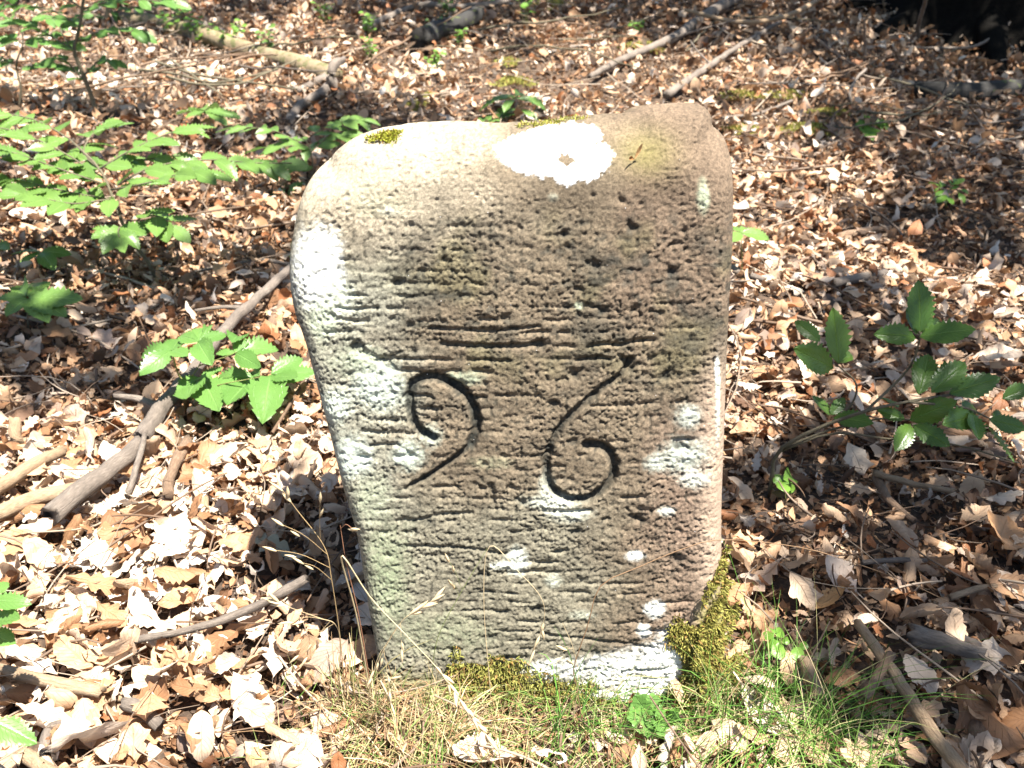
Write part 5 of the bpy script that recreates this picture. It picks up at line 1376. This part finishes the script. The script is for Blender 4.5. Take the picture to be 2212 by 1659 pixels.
# ------------------------------------------------------------------ unseen tree added overhead, its crown shaped to dapple the ground
SHADE = [(200, 430, 300, 110, .25), (150, 780, 190, 110, .42), (430, 560, 160, 80, .25), (1870, 1090, 290, 150, .75), (420, 590, 240, 70, .30), (1800, 800, 120, 70, .2), (2110, 300, 190, 120, .55), (2120, 50, 220, 90, 1.3), (1250, 30, 650, 55, .35), (1700, 50, 220, 60, .30), (1900, 470, 160, 45, .30), (2080, 560, 120, 120, .15), (1900, 1480, 240, 140, .38), (2110, 1250, 160, 150, .40), (720, 60, 160, 60, .15),
         (250, 1250, 330, 230, -1.0), (450, 1520, 230, 120, -.5), (120, 170, 220, 60, -.42), (470, 160, 190, 75, -.42), (1100, 165, 450, 55, -.50), (1750, 385, 190, 40, -.45), (1650, 600, 90, 130, -.40), (540, 800, 130, 150, -.35), (900, 1600, 300, 90, -1.0), (1400, 1600, 250, 80, -.6), (1640, 1000, 60, 100, -.2)]
tree = thing('added_shade_tree', 'unseen beech tree added outside the view, its crown shaped to shade the ground', 'tree', (4.3, -2.2, float(ground_z(4.3, -2.2)) - 0.05))
to = tree.location
n = 90000
hgt = RNG.uniform(3.4, 5.0, n)
gxr = RNG.uniform(-5.5, 5.5, n); gyr = RNG.uniform(0.2, 8.0, n)
k = np.abs(gxr) < 1.0 + 0.72 * gyr
gxr, gyr, hgt = gxr[k], gyr[k], hgt[k]
gz = ground_z(gxr, gyr)
px, py, f = project(gxr, gyr, gz)
dens = np.clip(blob(px, py, SHADE, 0.46), 0, 1)
dens = np.where((px < -250) | (px > 2450) | (py > 1900), 0.45, dens)
pn = 0.5 + 0.62 * fbm(gxr * 1.7 + 5, gyr * 1.2, 97, 2) + 0.42 * fbm(gxr * 5.2 + 5, gyr * 4.0, 99, 3)
keep = pn < dens
for zz in (0.15, 0.35, 0.55):            # extra crown leaves kept to throw the stump into shade
    keep |= np.hypot(gxr + (SUN.x / SUN.z) * (zz - gz) - (bl.x + 0.5), gyr + (SUN.y / SUN.z) * (zz - gz) - (bl.y + 0.55)) < 0.85
sap = G(270, 520)
for zz in (0.2, 0.35, 0.5):                 # crown leaves thinned so the sun reaches the large sapling
    near = np.hypot(gxr + (SUN.x / SUN.z) * (zz - gz) - sap.x, (gyr + (SUN.y / SUN.z) * (zz - gz) - sap.y)) < 0.62
    keep &= ~(near & (RNG.random(len(gxr)) < 0.8))
# keep the stone itself in the sun
q = (np.array(SUN)[:2] / SUN.z)
for zz in np.linspace(0.0, 0.72, 13):
    xx = gxr + q[0] * (zz - gz); yy = gyr + q[1] * (zz - gz)
    keep &= ~((np.abs(xx - 0.01) < 0.37) & (np.abs(yy - (0.80 + zz * 0.21 + 0.03)) < 0.17))
gxr, gyr, gz, hgt = gxr[keep], gyr[keep], gz[keep], hgt[keep]
n = len(gxr)
cp = np.stack([gxr + q[0] * (hgt - gz), gyr + q[1] * (hgt - gz), hgt], 1) - np.array(to)
CT = [leaf_geo(1, 0.62, 'beech', 2, 4, curl=-0.3, crumple=0.04, seed=700 + k) for k in range(5)]
crown = Geo()
scatter(crown, CT, RNG.integers(0, 5, n), cp, RNG.uniform(0.055, 0.085, n), rot_mats(RNG.uniform(0, 6.28, n), RNG.normal(0, .35, n), RNG.normal(0, .35, n)), np.tile(np.array([[0.06, 0.15, 0.03]]), (n, 1)))
o = obj('crown', crown.mesh('crown', M_TINT), tree); o['kind'] = 'stuff'
V, F, uv = tube_geo(smooth_path([Vector((0, 0, -0.1)), Vector((0.05, 0.05, 1.5)), Vector((0, 0.1, 3.2)), Vector((-0.1, 0.2, 6.5))], 24), np.linspace(0.17, 0.05, 24), 14, 0.1, 4)
obj('trunk', mesh_np('trunk', V, F, M_GREYW, uv), tree)
for (ex, ey, ez, z0) in ((-2.2, 5.0, 4.8, 3.4), (-1.0, 7.2, 4.9, 3.6), (0.4, 5.0, 4.7, 3.3)):
    V, F, uv = tube_geo(smooth_path([Vector((0, 0.1, z0)), Vector((ex * .5, ey * .5, (z0 + ez) / 2 + 0.2)), Vector((ex, ey, ez))], 20), np.linspace(0.055, 0.006, 20), 8, 0.12, int(ez * 10))
    obj('limb', mesh_np('limb', V, F, M_GREYW, uv), tree)

scene.render.engine = 'CYCLES'
scene.cycles.max_bounces = 6
scene.cycles.transparent_max_bounces = 4
scene.cycles.use_denoising = True
